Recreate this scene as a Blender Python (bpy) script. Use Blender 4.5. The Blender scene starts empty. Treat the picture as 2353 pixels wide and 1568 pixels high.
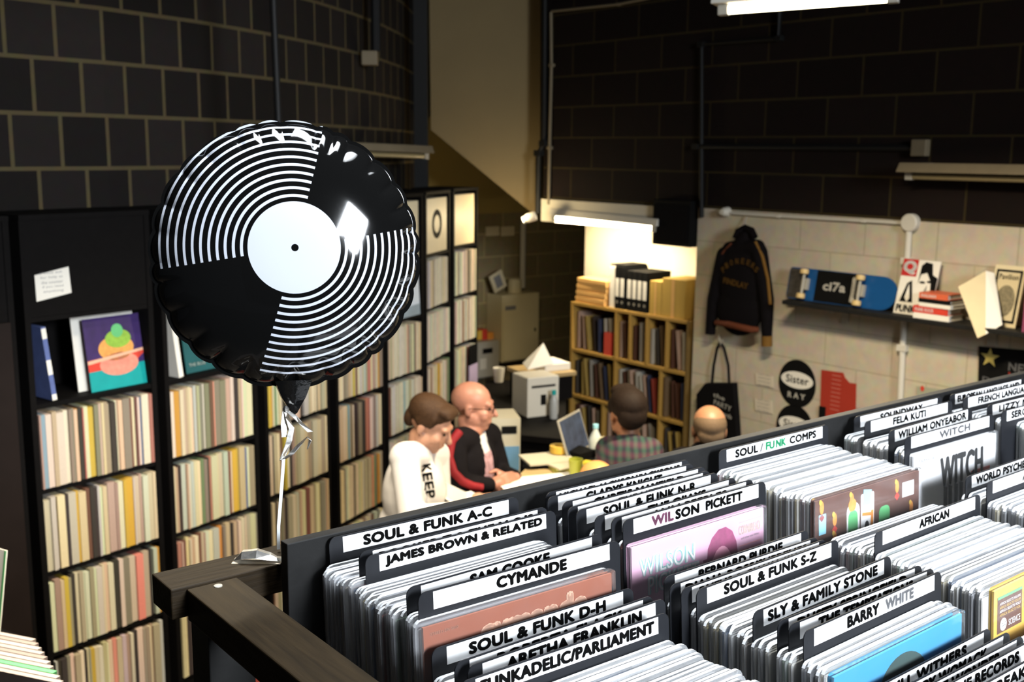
import bpy, bmesh, math, random
from mathutils import Matrix, Vector
random.seed(7)
C = bpy.context.scene.collection
SC = bpy.context.scene
D2R = math.radians

# ------------------------------------------------------------------ camera, world, light, exposure
FPX, CX, CY, H = 2500.0, 1176.5, 784.0, 2.6
PITCH, ROLL = math.atan(437 / FPX), 0.0095
cd = bpy.data.cameras.new('camera'); cam = bpy.data.objects.new('camera', cd); C.objects.link(cam)
cd.sensor_fit = 'HORIZONTAL'; cd.sensor_width = 36.0; cd.lens = 36.0 * FPX / 2353.0
CAMROT = (Matrix.Rotation(math.pi / 2 - PITCH, 4, 'X') @ Matrix.Rotation(ROLL, 4, 'Z'))
cam.matrix_world = Matrix.Translation((0, 0, H)) @ CAMROT
cd.clip_start = 0.05; cd.clip_end = 60
cd.dof.use_dof = True; cd.dof.focus_distance = 1.5; cd.dof.aperture_fstop = 7.0; cd.dof.aperture_blades = 7
SC.camera = cam
SC.view_settings.view_transform = 'Standard'; SC.view_settings.look = 'None'
SC.view_settings.gamma = 1.0; SC.view_settings.use_curve_mapping = False
SC.view_settings.exposure = 0.0

w = bpy.data.worlds.new('world'); SC.world = w; w.use_nodes = True
w.node_tree.nodes['Background'].inputs[0].default_value = (0.75, 0.85, 1, 1)
w.node_tree.nodes['Background'].inputs[1].default_value = 0.012

OX, OY = -0.3131, 1.4561                       # back left corner of the record stand
UA = D2R(52)
UD = Vector((math.sin(UA), math.cos(UA), 0)); VD = Vector((math.cos(UA), -math.sin(UA), 0))
MST = Matrix.Translation((OX, OY, 0)) @ Matrix.Rotation(D2R(38), 4, 'Z')   # local x = along the stand, y = away, z = up

def area(name, loc, direction, sx, sy, power, col, spread=180):
    l = bpy.data.lights.new(name, 'AREA'); l.shape = 'RECTANGLE'; l.size = sx; l.size_y = sy
    l.energy = power; l.color = col; l.spread = D2R(spread)
    o = bpy.data.objects.new(name, l); C.objects.link(o); o.location = loc
    o.rotation_euler = Vector(direction).to_track_quat('-Z', 'Z').to_euler()
    return o
# daylight through the shop window behind the photographer, to the right
WIN_C = Vector((OX, OY, 0)) + UD * 1.0 + VD * 5.6
area('window_daylight', (WIN_C.x, WIN_C.y, 3.75), (-VD.x, -VD.y, -0.30), 1.2, 1.9, 150, (0.88, 0.94, 1.0), 75)
# overhead light added to brighten the record tops on the stand
OHC = Vector((OX, OY, 0)) + UD * 1.1 + VD * 0.40
area('added_overhead_light', (OHC.x, OHC.y, 5.1), (0, 0, -1), 2.2, 1.0, 62, (0.90, 0.95, 1.0), 70)

# ------------------------------------------------------------------ helpers
def ray(px, py):
    return (CAMROT.to_3x3() @ Vector(((px - CX) / FPX, -(py - CY) / FPX, -1.0)))
def at(px, py, d):
    return Vector((0, 0, H)) + ray(px, py) * d
def onz(px, py, z):
    r = ray(px, py); return Vector((0, 0, H)) + r * ((z - H) / r.z)

class MB:
    def __init__(s): s.v = []; s.f = []
    def add(s, vs, fs, M=None):
        b = len(s.v)
        for p in vs:
            p = Vector(p)
            if M is not None: p = M @ p
            s.v.append(p)
        for f in fs: s.f.append([b + i for i in f])
        return s
    def box(s, x0, x1, y0, y1, z0, z1, M=None):
        return s.add([(x0, y0, z0), (x1, y0, z0), (x1, y1, z0), (x0, y1, z0), (x0, y0, z1), (x1, y0, z1), (x1, y1, z1), (x0, y1, z1)],
                     [(0, 3, 2, 1), (4, 5, 6, 7), (0, 1, 5, 4), (1, 2, 6, 5), (2, 3, 7, 6), (3, 0, 4, 7)], M)
    def prism(s, poly, y0, y1, M=None):
        """poly in x,z (counter-clockwise seen from -y), extruded along y"""
        n = len(poly)
        vs = [(x, y0, z) for x, z in poly] + [(x, y1, z) for x, z in poly]
        fs = [list(range(n)), list(range(2 * n - 1, n - 1, -1))]
        for i in range(n):
            j = (i + 1) % n; fs.append((i, i + n, j + n, j))
        return s.add(vs, fs, M)
    def slab(s, poly, z0, z1, M=None):
        n = len(poly)
        vs = [(x, y, z1) for x, y in poly] + [(x, y, z0) for x, y in poly]
        fs = [list(range(n)), list(range(2 * n - 1, n - 1, -1))]
        for i in range(n):
            j = (i + 1) % n; fs.append((i, i + n, j + n, j))
        return s.add(vs, fs, M)
    def lathe(s, prof, n=24, M=None, caps=True):
        vs = []; fs = []
        for r, z in prof:
            for k in range(n):
                a = 2 * math.pi * k / n; vs.append((r * math.cos(a), r * math.sin(a), z))
        for i in range(len(prof) - 1):
            for k in range(n):
                k2 = (k + 1) % n; fs.append((i * n + k, i * n + k2, (i + 1) * n + k2, (i + 1) * n + k))
        if caps:
            fs.append(list(range(n - 1, -1, -1))); fs.append([(len(prof) - 1) * n + k for k in range(n)])
        return s.add(vs, fs, M)
    def tube(s, pts, r, n=8, M=None, flat=None):
        pts = [Vector(p) for p in pts]; vs = []; fs = []
        rr = r if isinstance(r, (list, tuple)) else [r] * len(pts)
        prev = None
        for i, p in enumerate(pts):
            t = (pts[min(i + 1, len(pts) - 1)] - pts[max(i - 1, 0)]).normalized()
            a = prev if prev is not None else (Vector((0, 0, 1)) if abs(t.z) < .9 else Vector((1, 0, 0)))
            b = t.cross(a).normalized(); a = b.cross(t).normalized(); prev = a
            for k in range(n):
                q = 2 * math.pi * k / n
                vs.append(p + a * math.cos(q) * rr[i] + b * math.sin(q) * rr[i] * (flat or 1))
        for i in range(len(pts) - 1):
            for k in range(n):
                k2 = (k + 1) % n; fs.append((i * n + k, (i + 1) * n + k, (i + 1) * n + k2, i * n + k2))
        fs.append(list(range(n))); fs.append([(len(pts) - 1) * n + k for k in range(n - 1, -1, -1)])
        return s.add(vs, fs, M)
    def mesh(s, name):
        me = bpy.data.meshes.new(name); me.from_pydata([tuple(p) for p in s.v], [], s.f); me.validate(); me.update()
        bm = bmesh.new(); bm.from_mesh(me); bmesh.ops.recalc_face_normals(bm, faces=bm.faces); bm.to_mesh(me); bm.free()
        return me

def rrect(x0, x1, z0, z1, r, n=5, corners='tb'):
    """rounded rectangle outline, counter-clockwise"""
    pts = []
    for cx, cz, a0, on in ((x1 - r, z0 + r, -90, 'b' in corners), (x1 - r, z1 - r, 0, 't' in corners), (x0 + r, z1 - r, 90, 't' in corners), (x0 + r, z0 + r, 180, 'b' in corners)):
        if on:
            for k in range(n + 1):
                a = D2R(a0 + 90 * k / n); pts.append((cx + r * math.cos(a), cz + r * math.sin(a)))
        else:
            a = D2R(a0 + 45); pts.append((cx + (r if math.cos(a) > 0 else -r), cz + (r if math.sin(a) > 0 else -r)))
    return pts
def ell(cx, cz, rx, rz, n=28, a0=0, a1=360):
    full = abs(a1 - a0) >= 360
    m = n if full else n + 1
    return [(cx + rx * math.cos(D2R(a0 + (a1 - a0) * k / n)), cz + rz * math.sin(D2R(a0 + (a1 - a0) * k / n))) for k in range(m)]

def link(o, parent=None, M=None):
    C.objects.link(o)
    if parent is not None: o.parent = parent
    if M is not None: o.matrix_local = M if parent is not None else M
    return o
def smooth(o, ang=40):
    for p in o.data.polygons: p.use_smooth = True
    try: o.data.set_sharp_from_angle(angle=D2R(ang))
    except Exception: pass
    return o
def bevel(o, wd=0.003, seg=2):
    m = o.modifiers.new('bevel', 'BEVEL'); m.width = wd; m.segments = seg; m.limit_method = 'ANGLE'; m.angle_limit = D2R(40)
    return o
def tagit(o, label, cat, group=None, kind=None):
    if label: o['label'] = label
    if cat: o['category'] = cat
    if group: o['group'] = group
    if kind: o['kind'] = kind
    return o
def T(name, label, cat, M, group=None):
    o = bpy.data.objects.new(name, None); o.empty_display_size = 0.05; C.objects.link(o); o.matrix_world = M
    return tagit(o, label, cat, group)
def P(parent, name, mb, m, M=None, label=None, bev=0, sm=False):
    me = mb if isinstance(mb, bpy.types.Mesh) else mb.mesh(name)
    o = bpy.data.objects.new(name, me); link(o, parent, M)
    if m is not None:
        me.materials.clear(); me.materials.append(m)
    if label: o['label'] = label
    if bev: bevel(o, bev)
    if sm: smooth(o)
    return o
def S(name, label, cat, mb, m, M=None, group=None, bev=0, sm=False):
    o = P(None, name, mb, m, M, None, bev, sm); return tagit(o, label, cat, group)
def ST(name, mb, m, M=None):
    o = P(None, name, mb, m, M); o['kind'] = 'structure'; return o
def Tr(x, y, z): return Matrix.Translation((x, y, z))
def RZ(a): return Matrix.Rotation(D2R(a), 4, 'Z')
def RX(a): return Matrix.Rotation(D2R(a), 4, 'X')
def RY(a): return Matrix.Rotation(D2R(a), 4, 'Y')

# ------------------------------------------------------------------ materials
MATS = {}
def mat(name, col, rough=0.6, spec=0.5, metal=0.0, noise=0.0, nscale=30.0, bump=0.0, coat=0.0, emit=None, estr=0.0, stretch=None):
    if name in MATS: return MATS[name]
    m = bpy.data.materials.new(name); m.use_nodes = True; nt = m.node_tree; b = nt.nodes['Principled BSDF']
    b.inputs['Base Color'].default_value = (*col, 1); b.inputs['Roughness'].default_value = rough
    b.inputs['Specular IOR Level'].default_value = spec; b.inputs['Metallic'].default_value = metal
    b.inputs['Coat Weight'].default_value = coat
    if emit: b.inputs['Emission Color'].default_value = (*emit, 1); b.inputs['Emission Strength'].default_value = estr
    if noise or bump:
        tc = nt.nodes.new('ShaderNodeTexCoord'); nz = nt.nodes.new('ShaderNodeTexNoise')
        nz.inputs['Scale'].default_value = nscale; nz.inputs['Detail'].default_value = 5
        if stretch:
            mp = nt.nodes.new('ShaderNodeMapping'); mp.inputs['Scale'].default_value = stretch
            nt.links.new(tc.outputs['Object'], mp.inputs['Vector']); nt.links.new(mp.outputs['Vector'], nz.inputs['Vector'])
        else: nt.links.new(tc.outputs['Object'], nz.inputs['Vector'])
        if noise:
            mx = nt.nodes.new('ShaderNodeMix'); mx.data_type = 'RGBA'
            mx.inputs['A'].default_value = (*[c * (1 - noise) for c in col], 1)
            mx.inputs['B'].default_value = (*[min(1, c * (1 + noise)) for c in col], 1)
            nt.links.new(nz.outputs['Fac'], mx.inputs['Factor']); nt.links.new(mx.outputs['Result'], b.inputs['Base Color'])
        if bump:
            bp = nt.nodes.new('ShaderNodeBump'); bp.inputs['Strength'].default_value = bump; bp.inputs['Distance'].default_value = 0.002
            nt.links.new(nz.outputs['Fac'], bp.inputs['Height']); nt.links.new(bp.outputs['Normal'], b.inputs['Normal'])
    MATS[name] = m; return m

def block_mat(name, c1, c2, mortar, bw, bh, joint=0.012, off=0.5, rough=0.85, uv=False, bump=0.4):
    m = bpy.data.materials.new(name); m.use_nodes = True; nt = m.node_tree; b = nt.nodes['Principled BSDF']
    tc = nt.nodes.new('ShaderNodeTexCoord'); br = nt.nodes.new('ShaderNodeTexBrick')
    br.offset = off; br.squash = 1.0
    br.inputs['Scale'].default_value = 1.0; br.inputs['Brick Width'].default_value = bw; br.inputs['Row Height'].default_value = bh
    br.inputs['Mortar Size'].default_value = joint / 2; br.inputs['Mortar Smooth'].default_value = 0.2; br.inputs['Bias'].default_value = 0
    br.inputs['Color1'].default_value = (*c1, 1); br.inputs['Color2'].default_value = (*c2, 1); br.inputs['Mortar'].default_value = (*mortar, 1)
    nt.links.new(tc.outputs['UV'], br.inputs['Vector'])
    nz = nt.nodes.new('ShaderNodeTexNoise'); nz.inputs['Scale'].default_value = 18; nz.inputs['Detail'].default_value = 6
    nt.links.new(tc.outputs['UV'], nz.inputs['Vector'])
    mx = nt.nodes.new('ShaderNodeMix'); mx.data_type = 'RGBA'; mx.blend_type = 'MULTIPLY'; mx.inputs['Factor'].default_value = 0.35
    nt.links.new(br.outputs['Color'], mx.inputs['A']); nt.links.new(nz.outputs['Color'], mx.inputs['B'])
    nt.links.new(mx.outputs['Result'], b.inputs['Base Color'])
    bp = nt.nodes.new('ShaderNodeBump'); bp.inputs['Strength'].default_value = bump; bp.inputs['Distance'].default_value = 0.006; bp.invert = True
    nt.links.new(br.outputs['Fac'], bp.inputs['Height']); nt.links.new(bp.outputs['Normal'], b.inputs['Normal'])
    b.inputs['Roughness'].default_value = rough; b.inputs['Specular IOR Level'].default_value = 0.15
    return m

BLOCK = block_mat('grey_blockwork', (0.010, 0.008, 0.007), (0.021, 0.0165, 0.0148), (0.095, 0.074, 0.036), 0.225, 0.235, 0.020)
BLOCKR = block_mat('dark_blockwork', (0.009, 0.005, 0.004), (0.014, 0.0085, 0.007), (0.044, 0.032, 0.012), 0.45, 0.225, 0.014)
BLOCKB = block_mat('olive_blockwork', (0.26, 0.21, 0.11), (0.31, 0.25, 0.14), (0.46, 0.38, 0.19), 0.45, 0.225, 0.016)
WHITEB = block_mat('white_painted_blockwork', (0.58, 0.51, 0.39), (0.63, 0.55, 0.43), (0.50, 0.44, 0.33), 0.45, 0.225, 0.010, bump=0.5)
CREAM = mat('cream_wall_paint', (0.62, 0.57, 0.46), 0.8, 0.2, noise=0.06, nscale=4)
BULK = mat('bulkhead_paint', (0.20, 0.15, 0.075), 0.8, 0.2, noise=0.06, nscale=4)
OLIVE = mat('olive_wall_paint', (0.36, 0.27, 0.09), 0.8, 0.2, noise=0.06, nscale=4)
BLACKW = mat('black_painted_wood', (0.010, 0.010, 0.010), 0.6, 0.2, noise=0.35, nscale=40, bump=0.3)
BLACKB = mat('black_bookcase_board', (0.004, 0.0035, 0.0035), 0.7, 0.08, noise=0.3, nscale=25)
BROWNB = mat('dark_brown_panel', (0.012, 0.008, 0.007), 0.6, 0.12, noise=0.3, nscale=8)
STAIN = mat('dark_stained_timber', (0.019, 0.012, 0.0052), 0.6, 0.14, noise=0.75, nscale=9, bump=0.5, stretch=(1.2, 14, 14))
STAINY = mat('dark_stained_timber_rail', (0.022, 0.014, 0.0058), 0.6, 0.14, noise=0.75, nscale=9, bump=0.5, stretch=(14, 1.2, 14))
PINE = mat('pale_pine', (0.34, 0.20, 0.045), 0.55, 0.4, noise=0.25, nscale=12, stretch=(1, 8, 8))
PLAST = mat('black_divider_plastic', (0.011, 0.012, 0.015), 0.5, 0.2, noise=0.15, nscale=80)
LABEL = mat('white_label_strip', (0.90, 0.90, 0.90), 0.5, 0.4, noise=0.02, nscale=60)
INK = mat('black_lettering', (0.006, 0.006, 0.006), 0.7, 0.06, noise=0.1, nscale=50)
INKG = mat('green_lettering', (0.02, 0.30, 0.13), 0.5, 0.3, noise=0.1, nscale=50)
INKP = mat('plum_lettering', (0.22, 0.08, 0.14), 0.5, 0.3, noise=0.1, nscale=50)
INKY = mat('grey_lettering', (0.20, 0.20, 0.21), 0.5, 0.3, noise=0.1, nscale=50)
FLOORM = mat('grey_concrete_floor', (0.055, 0.048, 0.042), 0.6, 0.4, noise=0.3, nscale=5)
CEILM = mat('dark_ceiling', (0.018, 0.016, 0.015), 0.9, 0.1, noise=0.2, nscale=5)
PAPER = mat('white_paper', (0.80, 0.77, 0.70), 0.7, 0.2, noise=0.04, nscale=20)
METG = mat('grey_painted_metal', (0.36, 0.34, 0.29), 0.45, 0.5, noise=0.06, nscale=9)
CONDW = mat('white_conduit', (0.60, 0.57, 0.50), 0.5, 0.4, noise=0.05, nscale=9)
CONDD = mat('brown_conduit', (0.20, 0.16, 0.10), 0.6, 0.3, noise=0.15, nscale=9)  # darker, browner version of the white conduit colour
CONDK = mat('black_conduit', (0.006, 0.006, 0.006), 0.6, 0.3, noise=0.2, nscale=9)
SILV = mat('silver_foil', (0.88, 0.86, 0.82), 0.34, 0.6, 1.0, noise=0.05, nscale=60, bump=0.4)
TUBE = mat('lit_fluorescent_tube', (1, 1, 1), 0.4, emit=(1.0, 0.86, 0.58), estr=14)
TUBE2 = mat('lit_ceiling_tube', (1, 1, 1), 0.4, emit=(1.0, 0.86, 0.58), estr=9)
KNIT = mat('black_cloth', (0.006, 0.0055, 0.006), 0.95, 0.05, noise=0.25, nscale=60, bump=0.3)

def objcol_mat(name, rough=0.6, spec=0.3, streak=0.18, attr=False):
    m = bpy.data.materials.new(name); m.use_nodes = True; nt = m.node_tree; b = nt.nodes['Principled BSDF']
    if attr:
        oi = nt.nodes.new('ShaderNodeAttribute'); oi.attribute_name = 'paper'
    else: oi = nt.nodes.new('ShaderNodeObjectInfo')
    tc = nt.nodes.new('ShaderNodeTexCoord'); nz = nt.nodes.new('ShaderNodeTexNoise'); nz.inputs['Scale'].default_value = 22; nz.inputs['Detail'].default_value = 4
    nt.links.new(tc.outputs['Object'], nz.inputs['Vector'])
    rp = nt.nodes.new('ShaderNodeMapRange'); rp.inputs['To Min'].default_value = 1 - streak; rp.inputs['To Max'].default_value = 1 + streak * 0.5
    nt.links.new(nz.outputs['Fac'], rp.inputs['Value'])
    mx = nt.nodes.new('ShaderNodeMix'); mx.data_type = 'RGBA'; mx.blend_type = 'MULTIPLY'; mx.inputs['Factor'].default_value = 1
    nt.links.new(oi.outputs['Color'], mx.inputs['A']); nt.links.new(rp.outputs['Result'], mx.inputs['B'])
    nt.links.new(mx.outputs['Result'], b.inputs['Base Color']); b.inputs['Roughness'].default_value = rough; b.inputs['Specular IOR Level'].default_value = spec
    return m
SPINE = objcol_mat('record_card_spine', 0.6)
SPINEA = objcol_mat('record_card_spines', 0.6, attr=True)
JACKET = objcol_mat('record_jacket_card', 0.5)
JACKETA = objcol_mat('record_jacket_cards', 0.5, attr=True)

def plastic_mat(name, milk, rough=0.12):
    m = bpy.data.materials.new(name); m.use_nodes = True; nt = m.node_tree
    for n in list(nt.nodes):
        if n.type == 'BSDF_PRINCIPLED': nt.nodes.remove(n)
    out = [n for n in nt.nodes if n.type == 'OUTPUT_MATERIAL'][0]
    tr = nt.nodes.new('ShaderNodeBsdfTransparent'); tr.inputs[0].default_value = (0.97, 0.97, 0.98, 1)
    df = nt.nodes.new('ShaderNodeBsdfDiffuse'); df.inputs[0].default_value = (0.86, 0.88, 0.90, 1)
    gl = nt.nodes.new('ShaderNodeBsdfGlossy'); gl.inputs['Roughness'].default_value = rough
    m1 = nt.nodes.new('ShaderNodeMixShader'); m2 = nt.nodes.new('ShaderNodeMixShader')
    tc = nt.nodes.new('ShaderNodeTexCoord'); nz = nt.nodes.new('ShaderNodeTexNoise'); nz.inputs['Scale'].default_value = 35
    mr = nt.nodes.new('ShaderNodeMapRange'); mr.inputs['To Min'].default_value = milk * 0.7; mr.inputs['To Max'].default_value = min(1, milk * 1.3)
    nt.links.new(tc.outputs['Object'], nz.inputs['Vector']); nt.links.new(nz.outputs['Fac'], mr.inputs['Value'])
    nt.links.new(mr.outputs['Result'], m1.inputs[0]); nt.links.new(tr.outputs[0], m1.inputs[1]); nt.links.new(df.outputs[0], m1.inputs[2])
    fr = nt.nodes.new('ShaderNodeFresnel'); fr.inputs[0].default_value = 1.45
    nt.links.new(fr.outputs[0], m2.inputs[0]); nt.links.new(m1.outputs[0], m2.inputs[1]); nt.links.new(gl.outputs[0], m2.inputs[2])
    nt.links.new(m2.outputs[0], out.inputs['Surface'])
    return m
SLEEVE = plastic_mat('milky_plastic_sleeve', 0.22)
RIMP = plastic_mat('white_plastic_sleeve_edge', 0.85)
CLEAR = plastic_mat('clear_plastic_sleeve', 0.05)

# ------------------------------------------------------------------ lettering
TXT = {}
def text_mesh(s, bold=0.0, extrude=0.0):
    k = (s, bold, extrude)
    if k in TXT: return TXT[k]
    cu = bpy.data.curves.new('lettering', 'FONT'); cu.body = s; cu.size = 1.0; cu.offset = bold; cu.extrude = extrude; cu.resolution_u = 3
    cu.space_character = 1.06
    o = bpy.data.objects.new('lettering', cu); C.objects.link(o)
    dg = bpy.context.evaluated_depsgraph_get(); dg.update()
    me = bpy.data.meshes.new_from_object(o.evaluated_get(dg))
    bpy.data.objects.remove(o); bpy.data.curves.remove(cu)
    xs = [v.co.x for v in me.vertices]; ys = [v.co.y for v in me.vertices]
    TXT[k] = (me, min(xs), max(xs), min(ys), max(ys)); return TXT[k]
def lettering(parent, s, x0, x1, z0, z1, y, m, name='lettering', bold=0.02, M=None, slant=0.0):
    """text fitted to x0..x1, z0..z1 on a face looking towards -y, raised slightly; weight added by thickening the outline"""
    me, a, b, c, d = text_mesh(s)
    sx = (x1 - x0 - bold * (z1 - z0)) / max(1e-6, b - a); sz = (z1 - z0 - bold * (z1 - z0) * .8) / max(1e-6, d - c)
    e = bold * (z1 - z0) * .5; off = [(0, 0)] if bold <= 0 else [(e * math.cos(k * math.pi / 4), e * .8 * math.sin(k * math.pi / 4)) for k in range(8)]
    vs = []; fs = []
    src = [(x0 + e + (v.co.x - a) * sx, z0 + e * .8 + (v.co.y - c) * sz) for v in me.vertices]
    for ox, oz in off:
        n = len(vs); vs += [(px + ox + slant * (pz - z0), y, pz + oz) for px, pz in src]; fs += [[n + i for i in p.vertices] for p in me.polygons]
    nm = bpy.data.meshes.new(name); nm.from_pydata(vs, [], fs); nm.materials.append(m)
    o = bpy.data.objects.new(name, nm); link(o, parent, M); return o

ORD = ['first', 'second', 'third', 'fourth', 'fifth', 'sixth', 'seventh', 'eighth', 'ninth', 'tenth', 'eleventh', 'twelfth', 'thirteenth', 'fourteenth',
       'fifteenth', 'sixteenth', 'seventeenth', 'eighteenth', 'nineteenth', 'twentieth', 'twenty-first', 'twenty-second', 'twenty-third', 'twenty-fourth',
       'twenty-fifth', 'twenty-sixth', 'twenty-seventh', 'twenty-eighth', 'twenty-ninth', 'thirtieth', 'thirty-first', 'thirty-second', 'thirty-third',
       'thirty-fourth', 'thirty-fifth', 'thirty-sixth', 'thirty-seventh', 'thirty-eighth', 'thirty-ninth', 'fortieth']

ORD += ['forty-' + o_ for o_ in ORD[:9]] + ['fiftieth'] + ['fifty-' + o_ for o_ in ORD[:9]] + ['sixtieth'] + ['sixty-' + o_ for o_ in ORD[:9]]

def uvmesh(name, quads):
    """quads: list of (4 points, 4 uvs)"""
    vs = []; fs = []; uv = []
    for pts, us in quads:
        b = len(vs); vs += [tuple(p) for p in pts]; fs.append((b, b + 1, b + 2, b + 3)); uv += us
    me = bpy.data.meshes.new(name); me.from_pydata(vs, [], fs); l = me.uv_layers.new(name='UVMap')
    for i, u in enumerate(uv): l.data[i].uv = u
    me.update(); return me
def wall_box(name, quads_front, thick_dir, m, m2=None):
    """front quads with uv plus a back offset by thick_dir, so the wall has depth"""
    qs = list(quads_front)
    t = Vector(thick_dir)
    for pts, us in quads_front:
        p = [Vector(q) for q in pts]
        qs.append(([q + t for q in reversed(p)], list(reversed(us))))
        for i in range(4):
            j = (i + 1) % 4
            qs.append(([p[j], p[i], p[i] + t, p[j] + t], [us[j], us[i], us[i], us[j]]))
    me = uvmesh(name, qs); o = bpy.data.objects.new(name, me); C.objects.link(o); me.materials.append(m); o['kind'] = 'structure'
    return o

# ================================================================== THE ROOM
# right wall: line through RW0, running towards the camera along RD
RD = Vector((0.6225, -0.7826, 0)); RN = Vector((-0.7826, -0.6225, 0)); RW0 = Vector((1.242, 7.239, 0))
MRW = Matrix(((RD.x, -RN.x, 0, RW0.x), (RD.y, -RN.y, 0, RW0.y), (0, 0, 1, 0), (0, 0, 0, 1)))   # local x along wall, y into wall
def rwp(px, py, off=0.0):
    r = ray(px, py); p0 = RW0 + RN * off; o = Vector((0, 0, H))
    t = (p0 - o).dot(RN) / r.dot(RN); p = o + r * t
    return (p - RW0).dot(RD), p.z
def rwq(x0, x1, z0, z1, off=0.0, us=0.0):
    pts = [RW0 + RD * x0 - RN * -off + Vector((0, 0, z0)), RW0 + RD * x1 + RN * off + Vector((0, 0, z0)), RW0 + RD * x1 + RN * off + Vector((0, 0, z1)), RW0 + RD * x0 + RN * off + Vector((0, 0, z1))]
    return pts, [(x0 + us, z0), (x1 + us, z0), (x1 + us, z1), (x0 + us, z1)]
XL = rwp(1600, 600)[0]      # left edge of the white painted wall
XC = rwp(1248, 480)[0]      # far end of the opening
ZL = 2.24                   # top of the white paint
wall_box('wall_right', [rwq(XL, 9.0, 0, ZL, 0, 0.1)], -RN * 0.2, WHITEB)
wall_box('wall_right_upper', [rwq(XC, 9.0, ZL, 5.3, 0, 0.18)], -RN * 0.2, BLOCKR)
# bright recess behind the opening
REC = 0.42
wall_box('wall_recess', [rwq(XC + 0.03, XL + 0.16, 0, ZL + 0.2, -REC)], -RN * 0.1, CREAM)
wall_box('wall_recess_side', [([RW0 + RD * (XL + 0.16) - RN * 0.2, RW0 + RD * (XL + 0.16) - RN * (REC), RW0 + RD * (XL + 0.16) - RN * REC + Vector((0, 0, 2.4)), RW0 + RD * (XL + 0.16) - RN * 0.2 + Vector((0, 0, 2.4))], [(0, 0), (.3, 0), (.3, 2.4), (0, 2.4)])], RD * 0.05, CREAM)
ST('trim_1', MB().box(XC, rwp(1508, 500)[0], -0.02, REC - 0.01, 2.0 + 0.065, 2.235), CREAM, MRW)   # cream lintel over the recess
# back wall across the far end
BN = (RD * 1.0)                                                   # far wall faces along RD towards the camera
BW0 = RW0 + RD * (XC - 1.95); BT = -RN                             # runs to the right along -RN
def bq(x0, x1, z0, z1):
    return [BW0 + BT * x0 + Vector((0, 0, z0)), BW0 + BT * x1 + Vector((0, 0, z0)), BW0 + BT * x1 + Vector((0, 0, z1)), BW0 + BT * x0 + Vector((0, 0, z1))], [(x0, z0), (x1, z0), (x1, z1), (x0, z1)]
wall_box('wall_back', [bq(-3.0, 2.3, 0, 2.0)], -RD * 0.2, BLOCKB)
wall_box('wall_back_upper', [bq(-3.0, 2.3, 2.0, 5.3)], -RD * 0.2, OLIVE)

# bookcase front line on the left, one pair of plan points per bookcase
UNITS = [((-2.300, 3.820), (-1.985, 4.235)), ((-1.934, 4.320), (-1.608, 4.753)), ((-1.544, 4.804), (-1.272, 5.240)), ((-1.230, 5.362), (-1.014, 5.827)),
         ((-0.971, 5.977), (-0.776, 6.400)), ((-0.758, 6.565), (-0.583, 6.941)), ((-0.563, 7.134), (-0.444, 7.573)), ((-0.418, 7.820), (-0.275, 8.180))]
# left wall: strip bending behind the bookcases
wp = [(-5.2, 0.6), (-3.9, 2.0), (-2.85, 3.60), (-2.25, 4.53), (-1.85, 5.03), (-1.56, 5.52), (-1.34, 6.05), (-1.16, 6.6), (-1.02, 7.15), (-0.92, 7.7), (-0.84, 8.4), (-0.80, 9.6)]
qs = []; s = 0.05
for a, b in zip(wp, wp[1:]):
    l = (Vector(b) - Vector(a)).length
    qs.append(([(a[0], a[1], 0), (b[0], b[1], 0), (b[0], b[1], 5.3), (a[0], a[1], 5.3)], [(s, 0.08), (s + l, 0.08), (s + l, 5.38), (s, 5.38)])); s += l
wall_box('wall_left', qs, (-0.2, 0.05, 0), BLOCK)
ST('floor', MB().box(-6, 9, -6, 12, -0.1, 0), FLOORM)
ST('ceiling', MB().box(-6, 9, -6, 12, 5.3, 5.4), CEILM)
ST('floor_upper', MB().slab([(-0.75, 0.17), (-0.75, -6.5), (5.5, -6.5), (5.5, 0.17)], 0.0, 0.95), mat('grey_upper_floor', (0.07, 0.06, 0.055), 0.6, 0.3, noise=0.3, nscale=6), MST)
# shopfront wall and window behind the photographer
def fl(x, v0, z): return (x, -v0, z)
fr = MB().box(-3.5, 0.35, -5.95, -5.7, 0.95, 5.3).box(1.65, 6.0, -5.95, -5.7, 0.95, 5.3).box(0.35, 1.65, -5.95, -5.7, 4.75, 5.3).box(0.35, 1.65, -5.95, -5.7, 0.95, 2.7)
ST('wall_front', fr, CEILM, MST)
wf = MB()
for x in (0.35, 1.59): wf.box(x, x + 0.06, -5.75, -5.68, 2.7, 4.8)
for z in (2.7, 3.8, 4.72): wf.box(0.35, 1.65, -5.75, -5.68, z, z + 0.06)
ST('window_1', wf, BLACKW, MST)

# stair bulkhead: thick cream block with a raking underside
bd = 8.35
bp = [at(985, -120, bd), at(985, 297, bd), at(1232, 502, bd), at(1232, 360, bd), at(1243, 330, bd), at(1243, -120, bd)]
bx = (at(1243, 0, bd) - at(985, 0, bd)); bx.z = 0; bx.normalize()
MBK = Matrix(((bx.x, -bx.y, 0, bp[0].x), (bx.y, bx.x, 0, bp[0].y), (0, 0, 1, 0), (0, 0, 0, 1)))
inv = MBK.inverted(); pl = [((inv @ p).x, (inv @ p).z) for p in bp]
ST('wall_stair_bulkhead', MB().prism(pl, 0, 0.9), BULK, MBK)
# black column in front of the bulkhead edge
e0 = at(968, 300, 8.2)
ST('trim_2', MB().box(e0.x - 0.05, e0.x + 0.05, e0.y - 0.05, e0.y + 0.05, 2.0, 5.3), CONDK)

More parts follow.
